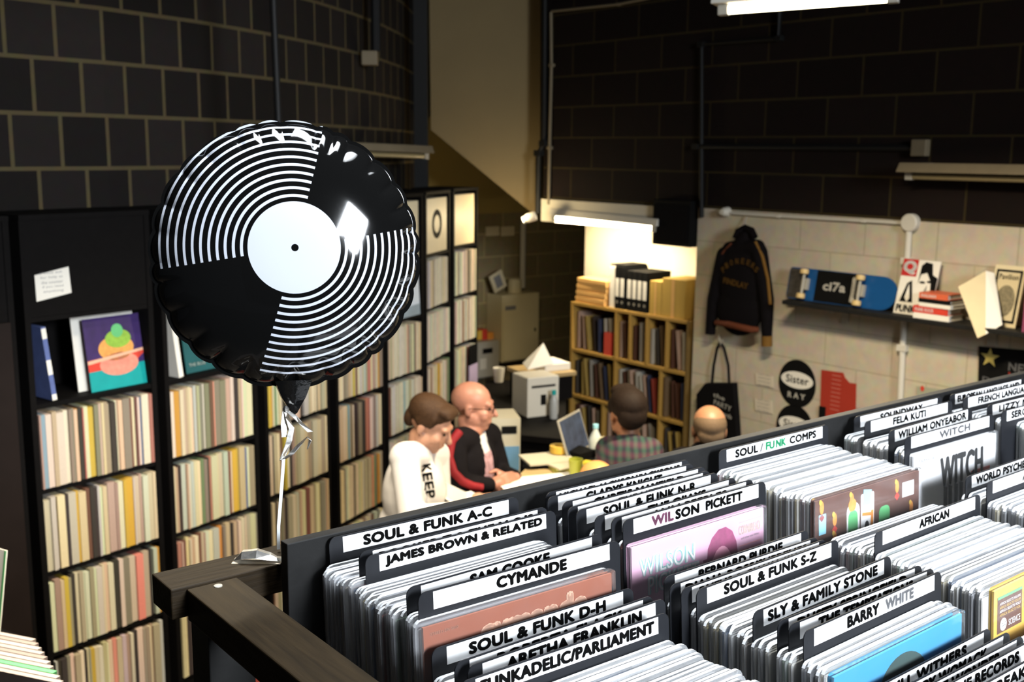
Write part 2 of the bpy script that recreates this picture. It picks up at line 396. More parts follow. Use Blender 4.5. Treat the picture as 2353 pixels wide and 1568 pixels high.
# ================================================================== RECORD STAND AND BINS
Z1, Z2, Z3 = 2.05, 1.992, 1.925
def UV(u, v, z=0): return (u, -v, z)
t = T('record_stand', 'dark stained timber stand carrying the tilted steps of record bins', 'stand', MST)
zt = 2.0
P(t, 'back_rail', MB().box(-0.146, 2.6, 0.062, 0.136, zt - 0.045, zt), STAIN, bev=0.002)
P(t, 'side_rail', MB().slab([(-0.124, 0.0615), (-0.118, -0.9), (-0.046, -0.9), (-0.050, 0.0615)], zt - 0.050, zt - 0.004), STAINY, bev=0.002)
for x, y in ((-0.095, 0.068), (-0.12, -0.87), (2.5, 0.068), (2.5, -0.87)):
    P(t, 'leg', MB().box(x, x + 0.07, y - 0.005, y + 0.06, 0.951, zt - 0.0505), BLACKW, bev=0.002)
P(t, 'cross_rail', MB().box(-0.04, 2.5, 0.065, 0.12, 1.55, 1.62), BLACKW, bev=0.002)
P(t, 'cross_rail', MB().box(-0.04, 2.5, -0.87, -0.82, 1.35, 1.42), BLACKW, bev=0.002)
sc = MB()
for x, y in ((-0.085, 0.045),): sc.lathe([(0.006, 0), (0.006, 0.0015), (0.003, 0.002)], 12, Tr(x, y, zt - 0.004))
P(t, 'screw_head', sc, METG)

COLX = [0.030, 0.440, 0.850, 1.262, 1.660, 2.06]
ROWS = [(0.0, 0.272, Z1, 'topmost step'), (0.279, 0.585, Z2, 'middle step'), (0.592, 0.86, Z3, 'lowest step')]
for i, (v0, v1, zt_, nm) in enumerate(ROWS):
    zb = zt_ - 0.375
    t = T('record_bin', 'long black wooden record bin on the %s of the stand' % nm, 'record bin', MST, 'stepped record bins')
    P(t, 'back_board', MB().box(0.0, 2.5, -v0 + 0.0005, -v0 + (0.0215 if i == 0 else 0.006), zb, zt_ + 0.002 if i == 0 else zt_ - 0.2), BLACKW, bev=0.0015)
    P(t, 'floor_board', MB().box(0.0, 2.5, -v1, -v0, zb - 0.012, zb), BLACKW)
    for k, x in enumerate(COLX):
        P(t, 'partition', MB().box(x - 0.012, x - 0.004, -v1 + 0.001, -v0, zb, zb + 0.12), BLACKW)
    if i == 2: P(t, 'front_board', MB().box(0.0, 2.5, -v1 - 0.012, -v1, zb, zb + 0.2), BLACKW)

def gmesh(x0, x1, z0, z1, y0, y1, r, n=4, corners='tb'):
    return MB().prism(rrect(x0, x1, z0, z1, r, n, corners), y0, y1)
DIV = gmesh(-0.022, 0.317, -0.335, 0.0, -0.0008, 0.0008, 0.012, 5, 't').mesh('divider_sheet')
STRIP = MB().box(0, 0.297, -0.0011, -0.00085, -0.0255, -0.0022).mesh('label_strip')

def seg_letters(par, segs, fallback):
    for s, a, b, m in segs:
        lettering(par, s, a, b, -0.0222, -0.0054, -0.0014, m, bold=0.19)

# row, column, u, v, yaw, text, start fraction, end fraction
DV = [(1, 1, .083, .008, 1.5, 'SOUL & FUNK A-C', .11, .89), (1, 1, .089, .082, 0, "BOOKER T & THE M.G.'S", .03, .97), (1, 1, .088, .101, .5, 'JAMES BROWN & RELATED', .03, .975),
      (1, 1, .075, .226, -.4, 'SAM COOKE', .26, .73), (1, 1, .077, .251, 1.6, 'CYMANDE', .33, .735),
      (1, 2, .468, .030, 0, 'MICHAEL JACKSON/JACKSONS', .02, .985), (1, 2, .455, .050, .6, 'GLADYS KNIGHT', .2, .8), (1, 2, .458, .083, -.8, 'CURTIS MAYFIELD', .15, .88), (1, 2, .447, .108, -1.5, 'THE METERS', .30, .75),
      (1, 2, .449, .126, -1.8, 'SOUL & FUNK N-R', .12, .87), (1, 2, .452, .165, -2, "THE O'JAYS", .32, .80), (1, 2, .468, .186, -1.3, 'ANN PEEBLES', .22, .83), (1, 2, .476, .203, -.7, 'WILSON PICKETT', .13, .86),
      (1, 3, .894, .024, -.6, 'SOUL/FUNK COMPS', .08, .93), (1, 4, 1.330, .016, 0, 'SOUNDWAY', .24, .8), (1, 4, 1.312, .054, -.3, 'FELA KUTI', .27, .7), (1, 4, 1.285, .128, -2.2, 'WILLIAM ONYEABOR', .04, .975), (1, 4, 1.266, .177, -.1, 'WITCH', .34, .74),
      (1, 5, 1.700, .018, .8, 'EUROPEAN LANGUAGE AND', .03, .97), (1, 5, 1.692, .055, .3, 'FRENCH LANGUAGE', .14, .96), (1, 5, 1.668, .127, .5, 'LIZZY MERCIER', .09, .9), (1, 5, 1.640, .175, .6, 'SERGE GAINSBOURG', .06, .96),
      (2, 1, .071, .290, 1.1, 'SOUL & FUNK D-H', .11, .89), (2, 1, .073, .336, -.5, 'ROBERTA FLACK', .14, .87), (2, 1, .080, .353, -.5, 'ARETHA FRANKLIN', .12, .91), (2, 1, .050, .380, 1.0, 'FUNKADELIC/PARLIAMENT', .02, .975),
      (2, 2, .470, .298, -.4, 'BERNARD PURDIE', .17, .84), (2, 2, .455, .324, .3, 'DIANA ROSS/SUPREMES', .03, .97), (2, 2, .458, .343, -.6, 'RUFUS & CHAKA KHAN', .05, .93), (2, 2, .473, .358, -1.1, 'SOUL & FUNK S-Z', .12, .87),
      (2, 2, .478, .455, -2, 'SLY & FAMILY STONE', .03, .94), (2, 2, .482, .494, 0, 'DUSTY SPRINGFIELD', .06, .93), (2, 2, .485, .510, .4, 'THE TEMPTATIONS', .13, .88), (2, 2, .483, .534, -1.6, 'BARRY WHITE', .25, .81),
      (2, 3, .884, .370, -1.2, 'AFRICAN', .37, .70), (2, 4, 1.297, .292, -1, 'WORLD PSYCHEDELIC', .05, .95), (2, 4, 1.298, .334, -.8, 'ASIA', .38, .62),
      (3, 2, .498, .605, -1.0, 'BILL WITHERS', .19, .84), (3, 2, .509, .626, -.6, 'BOBBY WOMACK', .12, .85), (3, 2, .512, .642, -.2, 'STEVIE WONDER', .12, .85), (3, 2, .512, .656, -.1, 'DAPTONE RECORDS', .1, .93),
      (3, 2, .480, .684, -.1, 'SUPER BREAKS', .25, .97), (3, 2, .480, .722, .6, 'NU SOUL', .34, .86)]
ZR = {1: Z1, 2: Z2, 3: Z3}
BIN = {(1, 1): 'SOUL & FUNK A-C bin', (1, 2): 'SOUL & FUNK N-R bin', (1, 3): 'SOUL/FUNK COMPS bin', (1, 4): 'fourth topmost bin', (1, 5): 'rightmost topmost bin',
       (2, 1): 'SOUL & FUNK D-H bin', (2, 2): 'SOUL & FUNK S-Z bin', (2, 3): 'AFRICAN bin', (2, 4): 'WORLD PSYCHEDELIC bin', (3, 2): 'SUPER BREAKS bin', (3, 3): 'lowest right bin'}
SECTION = {'SOUL & FUNK A-C', 'SOUL & FUNK N-R', 'SOUL/FUNK COMPS', 'SOUL & FUNK D-H', 'SOUL & FUNK S-Z', 'AFRICAN', 'WORLD PSYCHEDELIC', 'SUPER BREAKS', 'FRENCH LANGUAGE', 'EUROPEAN LANGUAGE AND', 'ASIA', 'NU SOUL'}
cnt = {}
for r, c, u, v, yaw, txt, f0, f1 in DV:
    k = cnt.get((r, c), 0); cnt[(r, c)] = k + 1
    if txt in SECTION: lab = 'black plastic divider with a white strip reading %s' % txt.replace(' AND', '')
    elif txt == 'WITCH': lab = 'black plastic divider with pale grey five-letter name, front of the %s' % BIN[(r, c)]
    else: lab = 'black lettered divider, %s from back in the %s' % (ORD[k], BIN[(r, c)])
    M = MST @ Tr(u, -v, ZR[r]) @ RZ(-yaw) @ RX(-4)
    t = T('record_divider', lab, 'divider', M, 'lettered bin dividers')
    P(t, 'divider_sheet', DIV, PLAST)
    st = P(t, 'label_strip', STRIP, LABEL, label='white label strip')
    W = 0.297
    if txt == 'SOUL/FUNK COMPS': segs = [('SOUL', f0, .31, INK), ('/', .325, .365, INKY), ('FU', .385, .48, INKG), ('NK', .49, .60, INKG), ('COMPS', .635, f1, INK)]
    elif txt == 'WILSON PICKETT': segs = [('WIL', f0, .30, INKP), ('SON', .31, .50, INK), ('PICKETT', .55, f1, INK)]
    elif txt == 'WITCH': segs = [(txt, f0, f1, INKY)]
    elif txt == 'BARRY WHITE': segs = [('BARRY', f0, .51, INK), ('WHITE', .56, f1, INKY)]
    else: segs = [(txt, f0, f1, INK)]
    seg_letters(st, [(s, a * W, b * W, m) for s, a, b, m in segs], None)

# records in the bins: card jacket inside a plastic sleeve
JK = gmesh(0.006, 0.3185, 0.004, 0.315, -0.0015, 0.0015, 0.002, 1).mesh('jacket')
SL = gmesh(0.0, 0.325, 0.0, 0.326, -0.0024, 0.0024, 0.012, 4).mesh('plastic_sleeve')
JK.materials.append(JACKET); SL.materials.append(SLEEVE); SL.materials.append(RIMP)
for pl_ in SL.polygons: pl_.material_index = 1 if pl_.normal.z > .25 else 0
JCOL = [((.75, .73, .68), 'white'), ((.62, .58, .48), 'cream'), ((.70, .70, .72), 'pale grey'), ((.78, .77, .74), 'white'), ((.10, .08, .07), 'dark brown'), ((.03, .03, .035), 'black'), ((.30, .25, .20), 'brown'),
        ((.55, .45, .20), 'ochre'), ((.28, .07, .06), 'red'), ((.05, .12, .26), 'blue'), ((.34, .33, .32), 'grey'), ((.72, .68, .55), 'cream'), ((.20, .30, .20), 'green')]
FILL = {(1, 1): (.016, .260, .0058), (1, 2): (.014, .200, .0095), (1, 3): (.032, .238, .0056), (2, 1): (.296, .553, .0056), (2, 2): (.302, .575, .0060), (2, 3): (.290, .558, .0056), (3, 2): (.612, .80, .0065), (3, 3): (.605, .80, .0065),
        (1, 4): (.022, .176, .0060), (1, 5): (.024, .252, .0070), (2, 4): (.288, .540, .0062)}
nrec = 0; sb = [MB(), []]
for (r, c), (v0, v1, dv) in FILL.items():
    dvs = [d[3] for d in DV if d[0] == r and d[1] == c]
    v = v0; k = 0
    while v < v1:
        if all(abs(v - q) > 0.0038 for q in dvs):
            lean = 4.0; nd_ = min(((abs(v - d[3]), d[4]) for d in DV if d[0] == r and d[1] == c), default=(1, 0)); yw = nd_[1] * max(0, 1 - nd_[0] / .07)
            col, cn = random.choice(JCOL)
            u = COLX[c - 1] + 0.014 + random.uniform(-.006, .007)
            top = ZR[r] - 0.036 + random.uniform(-.004, .003)
            if not any(q < v and v - q < 0.03 for q in dvs) and random.random() < .2: top -= 0.004
            M = MST @ Tr(u, -v, top) @ RZ(-yw + random.uniform(-.1, .1)) @ RX(-lean) @ Tr(0, 0, -0.326)
            if (r, c) in ((1, 5), (2, 4)) or nrec >= 300:
                for me_, mi in ((JK, 0), (SL, 1)):
                    sb[0].add([x.co for x in me_.vertices], [list(p.vertices) for p in me_.polygons], M); sb[1] += [(mi + (p.material_index if mi else 0), col) for p in me_.polygons]
            else:
                t = T('sleeved_record', '%s record in sleeve, %s from back in the %s' % (cn, ORD[k], BIN[(r, c)]), 'record', M, 'sleeved records in the bins')
                j = bpy.data.objects.new('jacket', JK); link(j, t); j.color = (*col, 1)
                s = bpy.data.objects.new('plastic_sleeve', SL); link(s, t); nrec += 1
            k += 1
        v += dv * random.uniform(.85, 1.15)
me = bpy.data.meshes.new('sleeved_records'); me.from_pydata([tuple(p) for p in sb[0].v], [], sb[0].f); ca = me.color_attributes.new('paper', 'FLOAT_COLOR', 'CORNER')
for m in (JACKETA, SLEEVE, RIMP): me.materials.append(m)
for p in me.polygons:
    p.material_index = sb[1][p.index][0]
    for li in p.loop_indices: ca.data[li].color = (*sb[1][p.index][1], 1)
o = bpy.data.objects.new('sleeved_records', me); C.objects.link(o); tagit(o, 'rows of sleeved records filling the farthest bins at the right edge of the stand', 'records', None, 'stuff')
print('records in bins', nrec)

# face-out covers closing the bins
def cover(u, v, z, m, label, yaw=0, side=None, plastic=True, lean=4.0, wd=0.313):
    M = MST @ Tr(u, -v, z) @ RZ(-yaw) @ RX(-lean)
    t = T('record_album', label, 'record', M, 'face-out albums closing the bins')
    P(t, 'jacket', MB().box(0, wd, -0.002, 0.002, -0.315, 0), m)
    if plastic: P(t, 'plastic_sleeve', gmesh(-0.006, wd + 0.006, -0.32, 0.006, -0.0042, 0.0034, 0.006, 3), CLEAR)
    return t
def flat(par, poly, m, y=-0.0022, name='artwork', th=0.0003):
    return P(par, name, MB().prism(poly, y - th, y), m)
ORANGE = mat('terracotta_print', (0.28, 0.075, 0.030), 0.5, 0.4, noise=0.08, nscale=14)
PEACH = mat('peach_print', (0.72, 0.42, 0.28), 0.5, 0.4, noise=0.05, nscale=14)
t = cover(0.050, 0.268, Z1 - 0.038, ORANGE, 'terracotta album with large rounded peach title, front of the SOUL & FUNK A-C bin', 1.4)
lettering(t, 'cymande', 0.085, 0.268, -0.058, -0.008, -0.0026, PEACH, bold=0.16, name='title')
lettering(t, 'STEREO DN 5010', 0.010, 0.052, -0.0125, -0.0085, -0.0026, PEACH, bold=0.01, name='small_print')
PINKC = mat('pink_print', (0.66, 0.40, 0.53), 0.5, 0.4, noise=0.12, nscale=5)
AQUA = mat('aqua_print', (0.45, 0.78, 0.74), 0.5, 0.4, noise=0.05, nscale=14)
ROSE = mat('deep_rose_print', (0.30, 0.05, 0.14), 0.5, 0.4, noise=0.45, nscale=90)
SKINP = mat('pale_rose_print', (0.74, 0.34, 0.46), 0.5, 0.4, noise=0.1, nscale=9)
t = cover(0.462, 0.214, Z1 - 0.042, PINKC, 'pink album with aqua outlined title and a rose tinted portrait, behind the empty gap', -.7)
for s, a, b, z0, z1 in (('WILSON', .016, .140, -.050, -.022), ('PICKETT', .034, .150, -.082, -.054)):
    lettering(t, s, a - .001, b + .001, z0 - .001, z1 + .001, -0.0025, AQUA, bold=0.14, name='title')
    lettering(t, s, a, b, z0, z1, -0.0028, LABEL, bold=0.0, name='title')
hair = [(.168, -.10), (.163, -.072), (.160, -.056), (.170, -.056), (.172, -.040), (.182, -.024), (.198, -.013), (.216, -.012), (.232, -.022), (.242, -.042), (.246, -.066), (.242, -.10)]
flat(t, hair, ROSE, name='portrait_hair'); flat(t, ell(.205, -.098, .030, .056), SKINP, -0.0026, 'portrait_face')
lettering(t, 'CORNBREAD', .248, .304, -.034, -.018, -0.0026, mat('cream_print', (.85, .72, .66), .5), bold=0.08, name='title')
lettering(t, 'and other soul dishes', .254, .300, -.042, -.038, -0.0026, INKY, bold=0, name='small_print')
for z in (-.012, -.052, -.060): flat(t, [(.250, z - .0012), (.306, z - .0012), (.306, z), (.250, z)], mat('salmon_print', (.80, .36, .36), .5), name='rule')
BROWNC = mat('brown_print', (0.115, 0.042, 0.026), 0.5, 0.4, noise=0.3, nscale=30)
AMBER = mat('amber_print', (0.75, 0.30, 0.05), 0.5, 0.4, noise=0.3, nscale=40)
LEAF = mat('green_print', (0.12, 0.48, 0.18), 0.5, 0.4, noise=0.15, nscale=20)
CYANP = mat('pale_blue_print', (0.35, 0.72, 0.85), 0.5, 0.4, noise=0.1, nscale=20)
REDP = mat('red_print', (0.60, 0.05, 0.03), 0.5, 0.4, noise=0.15, nscale=20)
YELP = mat('yellow_print', (0.68, 0.43, 0.06), 0.5, 0.4, noise=0.1, nscale=12)
t = cover(0.868, 0.246, Z1 - 0.040, BROWNC, 'brown album with green chair shapes and amber birds, front of the SOUL/FUNK COMPS bin', 0, wd=0.318)
flat(t, [(.010, -.062), (.030, -.062), (.030, -.026), (.010, -.026)], CYANP, name='sticker')
flat(t, [(.262, -.042), (.300, -.042), (.300, -.014), (.262, -.014)], LABEL, name='sticker')
for x, z in ((.018, -.008), (.055, -.036), (.055, -.07), (.245, -.012), (.292, -.060), (.105, -.010)):
    flat(t, ell(x, z - .006, .006, .012, 12), AMBER, name='artwork'); flat(t, ell(x - .004, z + .004, .004, .005, 10), YELP, -0.0026, 'artwork')
    flat(t, [(x - .008, z - .024), (x, z - .016), (x + .008, z - .024), (x, z - .032)], REDP, name='artwork')
flat(t, rrect(.090, .128, -.11, -.022, .016), LABEL, name='artwork'); flat(t, rrect(.094, .122, -.11, -.036, .012), LEAF, -0.0026, 'artwork')
flat(t, rrect(.188, .222, -.11, -.046, .012), LEAF, name='artwork'); flat(t, rrect(.132, .172, -.11, -.012, .004), LABEL, name='artwork')
flat(t, [(.136, -.052), (.166, -.056), (.166, -.050), (.136, -.046)], AMBER, -0.0026); flat(t, [(.160, -.096), (.168, -.096), (.170, -.046), (.163, -.046)], AMBER, -0.0026)
flat(t, ell(.150, -.076, .007, .013, 14), INK, -0.0026); flat(t, ell(.106, -.026, .012, .012, 14), AMBER, -0.0026)
flat(t, [(.138, -.034), (.162, -.034), (.164, -.008), (.140, -.004)], CYANP, -0.0026)
flat(t, [(.110, -.100), (.200, -.086), (.200, -.080), (.110, -.094)], YELP, -0.0029); flat(t, ell(.186, -.086, .005, .008, 10), REDP, -0.0032)
t = cover(1.262, 0.187, Z1 - 0.040, LABEL, 'white album with tall black title and a red corner block, front of the fourth bin', 0)
lettering(t, 'WITCH', .095, .262, -.082, -.018, -0.0026, INK, bold=0.10, name='title')
lettering(t, 'ZAMBIA', .012, .075, -.018, -.010, -0.0026, INKY, bold=0, name='small_print')
flat(t, [(.215, -.092), (.290, -.092), (.290, -.066), (.215, -.066)], mat('scarlet_print', (.80, .10, .05), .5), name='artwork')
BWP = mat('photo_grey_print', (.12, .11, .10), .5, .4, noise=.7, nscale=70)
for x in (.11, .128, .150, .17, .195): flat(t, [(x, -.13), (x + .013, -.13), (x + .013, -.084), (x, -.080)], BWP, name='artwork')
SKYB = mat('sky_blue_print', (0.03, 0.28, 0.50), 0.5, 0.4, noise=0.08, nscale=9)
t = cover(0.462, 0.582, Z2 - 0.044, SKYB, 'sky blue album with a dark green silhouette, front of the SOUL & FUNK S-Z bin', -1.4)
flat(t, ell(.160, -.066, .062, .052, 30), mat('dark_green_print', (.012, .05, .045), .5, noise=.3, nscale=30), name='silhouette')
lettering(t, "I've Got", .010, .072, -.050, -.022, -0.0026, mat('navy_print', (.01, .02, .06), .5), bold=0.02, name='title', slant=.25)
t = cover(0.880, 0.566, Z2 - 0.040, YELP, 'yellow album with a dark sticker and amber ornament, front of the AFRICAN bin', -1)
flat(t, [(.010, -.070), (.086, -.070), (.086, -.012), (.010, -.012)], BROWNC, name='sticker'); flat(t, [(.010, -.016), (.086, -.016), (.086, -.012), (.010, -.012)], LEAF, -0.0026, 'sticker')
for i in range(4): lettering(t, 'AFRICA SELECTS VOLUME'[:21 - i], .016, .080, -.026 - .006 * i, -.022 - .006 * i, -0.0030, YELP if i % 2 else LABEL, bold=0, name='small_print')
flat(t, ell(.028, -.058, .010, .010, 20), LABEL, -0.0026, 'badge'); lettering(t, 'SOUND', .021, .035, -.061, -.055, -0.0034, INK, bold=0, name='small_print')
lettering(t, 'SCIENCE', .044, .080, -.064, -.054, -0.0030, LABEL, bold=0, name='small_print')
flat(t, ell(.100, -.034, .010, .020, 16), AMBER, name='ornament'); flat(t, ell(.100, -.034, .006, .013, 16), YELP, -.0026, 'ornament')
flat(t, rrect(.118, .305, -.10, -.020, .006), mat('amber_panel_print', (.86, .50, .07), .5, noise=.2, nscale=30), name='artwork')
t = cover(0.056, 0.560, Z2 - 0.050, mat('misty_blue_print', (.50, .66, .74), .5, .4, noise=.3, nscale=12), 'misty pale blue album, front of the SOUL & FUNK D-H bin', .5)
flat(t, rrect(.20, .30, -.03, -.012, .002), LABEL, name='sticker')
t = cover(1.668, 0.262, Z1 - 0.050, mat('grey_photo_print', (.30, .34, .36), .5, .4, noise=.4, nscale=20), 'grey photographic album, front of the rightmost topmost bin', 0)

# ================================================================== BOOKCASES OF RECORDS ALONG THE LEFT WALL
LEV = [0.12, 0.48, 0.84, 1.20, 1.56, 1.92]
TOPZ = 2.31
PAL = [((.62, .52, .34), 'cream', 10), ((.68, .60, .44), 'ivory', 8), ((.48, .39, .26), 'beige', 8), ((.36, .28, .20), 'taupe', 5), ((.50, .48, .43), 'pale grey', 3), ((.24, .20, .15), 'grey brown', 4), ((.05, .04, .035), 'black', 4),
       ((.42, .17, .13), 'dusty red', .8), ((.56, .27, .06), 'orange', .6), ((.58, .40, .06), 'mustard', .7), ((.72, .28, .20), 'salmon', .4), ((.16, .24, .12), 'green', .5), ((.22, .36, .36), 'teal', .5), ((.12, .16, .28), 'blue', .4), ((.17, .08, .055), 'maroon', 1.4)]
PW = [p[2] for p in PAL]
LPM = MB().box(0, 1, 0.0, 0.312, 0, 1)
LPM = bpy.data.meshes.new('record_spine') if False else LPM.mesh('record_spine')
LPM.materials.append(SPINE)
POS = ['', 'leftmost', 'second', 'third', 'fourth', 'fifth', 'sixth', 'seventh']
ROWN = {3: 'top record row', 2: 'second record row', 1: 'third record row', 0: 'bottom record row'}
UM = []; stuff = MB(); stuffcol = []
IND = {1: (3, 2, 1, 0), 2: (3, 2, 1), 3: (3, 2, 1), 4: (3, 2)}
HAVE = {1: (0, 1, 2, 3), 2: (0, 1, 2, 3), 3: (0, 1, 2, 3), 4: (0, 1, 2, 3), 5: (0, 1, 2, 3), 6: (0, 1, 2, 3, 4), 7: (0, 1, 2, 3, 4)}
FORCE = {(1, 1): {20: ('salmon', .036), 3: ('mustard', .02), 21: ('beige', .03)}, (1, 3): {9: ('orange', .008), 11: ('dusty red', .007), 24: ('maroon', .012)}, (1, 2): {8: ('maroon', .02), 9: ('black', .02), 18: ('mustard', .014)},
         (2, 3): {0: ('ivory', .018), 1: ('orange', .030), 2: ('ivory', .02)}, (2, 2): {9: ('green', .018), 12: ('dusty red', .018)}, (3, 3): {0: ('mustard', .022), 1: ('orange', .012)}, (3, 2): {5: ('mustard', .02)}, (4, 3): {7: ('mustard', .012)}}
nlp = 0
for ui, (a, b) in enumerate(UNITS):
    a = Vector((a[0], a[1], 0)); b = Vector((b[0], b[1], 0)); d = (b - a); wd = d.length; d.normalize()
    M = Matrix(((d.x, -d.y, 0, a.x), (d.y, d.x, 0, a.y), (0, 0, 1, 0), (0, 0, 0, 1))); UM.append((M, wd))
    sp = 0.026
    lab = 'black timber record bookcase, %s along the left wall' % ('partly cut off by the frame, nearest' if ui == 0 else '%s full one' % (POS[ui] if ui > 1 else 'first'))
    t = T('record_bookcase', lab, 'bookcase', M, 'black record bookcases')
    P(t, 'side_panel', MB().box(-sp, -0.001, 0.0, 0.33, 0, TOPZ), BLACKB if ui else BROWNB); P(t, 'side_panel', MB().box(wd + 0.001, wd + sp, 0.0, 0.33, 0, TOPZ), BLACKB)
    P(t, 'back_panel', MB().box(0, wd, 0.32, 0.33, 0, TOPZ), BLACKB); P(t, 'top_board', MB().box(-sp, wd + sp, -0.004, 0.33, TOPZ + .0005, TOPZ + 0.022), BLACKB)
    for z in LEV: P(t, 'shelf_board', MB().box(0, wd, 0.004, 0.319, z - 0.020, z), BLACKB)
    P(t, 'plinth', MB().box(0, wd, 0.01, 0.03, 0, 0.0995), BLACKB)
    if ui < 5: P(t, 'header_panel', MB().box(0, wd, 0.004, 0.016, LEV[5] + 0.001, TOPZ), BLACKB)
    if ui == 0:
        P(t, 'door', MB().box(0, wd, -0.016, 0.0035, 0.13, LEV[5] - 0.004), BROWNB, bev=0.002)
    for ri in HAVE.get(ui, ()):
        z = LEV[ri]; x = 0.004; k = 0; prev = 0; mean = wd / {1: 27, 2: 24, 3: 22, 4: 22}.get(ui, 24)
        while x < wd - 0.012:
            f = FORCE.get((ui, ri), {}).get(k)
            if f: cn = f[0]; col = [p[0] for p in PAL if p[1] == cn][0]; th = f[1]
            else:
                col, cn, _ = random.choices(PAL, PW)[0]; th = mean * random.choice((.45, .6, .8, 1, 1, 1.3, 1.7))
                if ui >= 5 and random.random() < .6: col, cn = (.60, .55, .45), 'cream'
            th = min(th, wd - 0.004 - x); 
            if th < 0.004: break
            col = tuple(max(.003, min(.9, q * random.uniform(.86, 1.1))) for q in col)
            hh = 0.312 + random.uniform(-.006, .008); y0 = random.uniform(0.006, 0.020)
            if ui in IND and ri in IND[ui] and k < 40:
                o = bpy.data.objects.new('record_spine', LPM); C.objects.link(o)
                o.matrix_world = M @ Tr(x, y0 - 0.012, z + 0.0005) @ Matrix.Diagonal((th - 0.0006, 0.95, hh, 1)); o.color = (*col, 1)
                tagit(o, '%s record spine, %s from the left, %s of the %s bookcase' % (cn, ORD[k], ROWN[ri], POS[ui]), 'record', 'record spines on the bookcases'); nlp += 1
            else:
                stuff.box(x, x + th - 0.0006, y0 - .012, y0 + .285, z + .0005, z + hh, M); stuffcol += [(*col, 1)] * 6
            x += th; k += 1
            if random.random() < .05: x += 0.006
print('record spines', nlp)
me = stuff.mesh('record_spines'); ca = me.color_attributes.new('paper', 'FLOAT_COLOR', 'CORNER')
for pi, p in enumerate(me.polygons):
    for li in p.loop_indices: ca.data[li].color = stuffcol[pi]
o = S('record_spines', 'rows of small cream record spines filling the far bookcases by the corner', 'records', me, SPINEA); o['kind'] = 'stuff'

# things shown on the display shelf (z 1.56) of the first two bookcases
M1, w1 = UM[1]; M2, w2 = UM[2]
def upx(M, px, py, off=0.0):
    """where a view ray meets a bookcase front plane pushed back by off: local x, z"""
    n = (M.to_3x3() @ Vector((0, 1, 0))); p0 = M @ Vector((0, off, 0)); r = ray(px, py); o = Vector((0, 0, H))
    q = M.inverted() @ (o + r * ((p0 - o).dot(n) / r.dot(n))); return q.x, q.z
x, z = upx(M1, 122, 652)
t = T('note_card', 'small white handwritten note card stuck on the black bookcase header', 'note', M1 @ Tr(x, 0.0035, z) @ RY(0))
cq = [upx(M1, *p) for p in ((85, 694), (165, 673), (158, 613), (80, 633))]
P(t, 'card', MB().prism([(q[0] - x, q[1] - z) for q in cq], -0.0016, 0), PAPER)
for i in range(5):
    zz = 0.045 - i * 0.019
    lettering(t, ['please ask', 'for help at', 'the counter', 'if you need', 'anything'][i], -0.055 + i * .003, 0.045, zz - .006, zz + .006, -0.0018, INKY, name='handwriting', bold=0)
def album_face(M, x0, wd, lab, m, y=0.06, tilt=-8, hh=0.315, group='albums shown face out on the bookcases', name='record_album'):
    t = T(name, lab, 'record', M @ Tr(x0, y, LEV[4] + 0.001) @ RX(tilt), group)
    P(t, 'jacket', MB().box(0, wd, 0, 0.004, 0, hh), m); return t
x0, _ = upx(M1, 205, 880, 0.05); x1, _ = upx(M1, 338, 850, 0.05)
VIO = mat('violet_print', (.035, .015, .10), .45, noise=.6, nscale=18); TEAL = mat('teal_print', (.0, .30, .30), .45, noise=.15, nscale=18)
W = x1 - x0
t = album_face(M1, x0, W, 'colourful album with violet sky, teal base and glowing orange shapes on the first bookcase', VIO, 0.035)
flat(t, [(0, 0), (W, 0), (W, .10), (0, .085)], TEAL, -.0003); flat(t, [(0, .085), (W * .75, .095), (W, .145), (W, .155), (0, .135)], REDP, -.0006)
flat(t, ell(W * .50, .175, W * .30, .055), mat('glow_orange_print', (.75, .33, .08), .5, noise=.4, nscale=40), -.0009); flat(t, ell(W * .52, .105, W * .33, .05), mat('coral_print', (.72, .25, .18), .5, noise=.4, nscale=40), -.0009)
flat(t, ell(W * .55, .215, W * .22, .04), mat('lime_print', (.25, .45, .05), .5, noise=.5, nscale=50), -.0012); flat(t, ell(W * .55, .25, W * .10, .03), LEAF, -.0015); flat(t, [(.0, .118), (W, .15), (W, .162), (.0, .133)], PEACH, -.0015)
x0b, _ = upx(M1, 178, 890, 0.10)
t = album_face(M1, x0b - .004, .30, 'plain white album standing behind the colourful one on the first bookcase', PAPER, 0.085, -6, .345)
def leaner(M, pxs, lab, m, th=0.02, stripes=None):
    (xt, zt_), (xb, zb) = upx(M, *pxs[0], .03), upx(M, *pxs[1], .03)
    ang = math.degrees(math.atan2(xt - xb, zt_ - zb)); L = .312
    t = T('record_album', lab, 'record', M @ Tr(xb, 0.015, LEV[4] + 0.004) @ RY(ang), 'albums leaning on the bookcases')
    P(t, 'jacket', MB().box(-th / 2, th / 2, 0, .29, 0, L), m)
    for a, b, mm in stripes or (): P(t, 'spine_print', MB().box(-th / 2, th / 2, -.0006, -.0001, a * L, b * L), mm)
    return t
leaner(M1, ((92, 742), (122, 922)), 'leaning blue and white record spine at the left of the first bookcase', mat('slate_blue_print', (.10, .14, .34), .5, noise=.3, nscale=20), .020, ((.0, .08, PAPER), (.35, .55, PAPER), (.84, .98, PAPER)))
leaner(M2, ((390, 722), (412, 872)), 'leaning thick white record at the left of the second bookcase', PAPER, .026)
xt, _ = upx(M2, 428, 830, .06)
t = album_face(M2, xt, .22, 'dark teal album on the second bookcase, half hidden by the balloon', mat('deep_teal_print', (.01, .09, .10), .5, noise=.3, nscale=12), 0.06)
lettering(t, 'THE BLUE', .02, .12, .03, .045, -.0006, PAPER, name='title', bold=.02)
M5, w5 = UM[5]; M6, w6 = UM[6]; M7, w7 = UM[7]
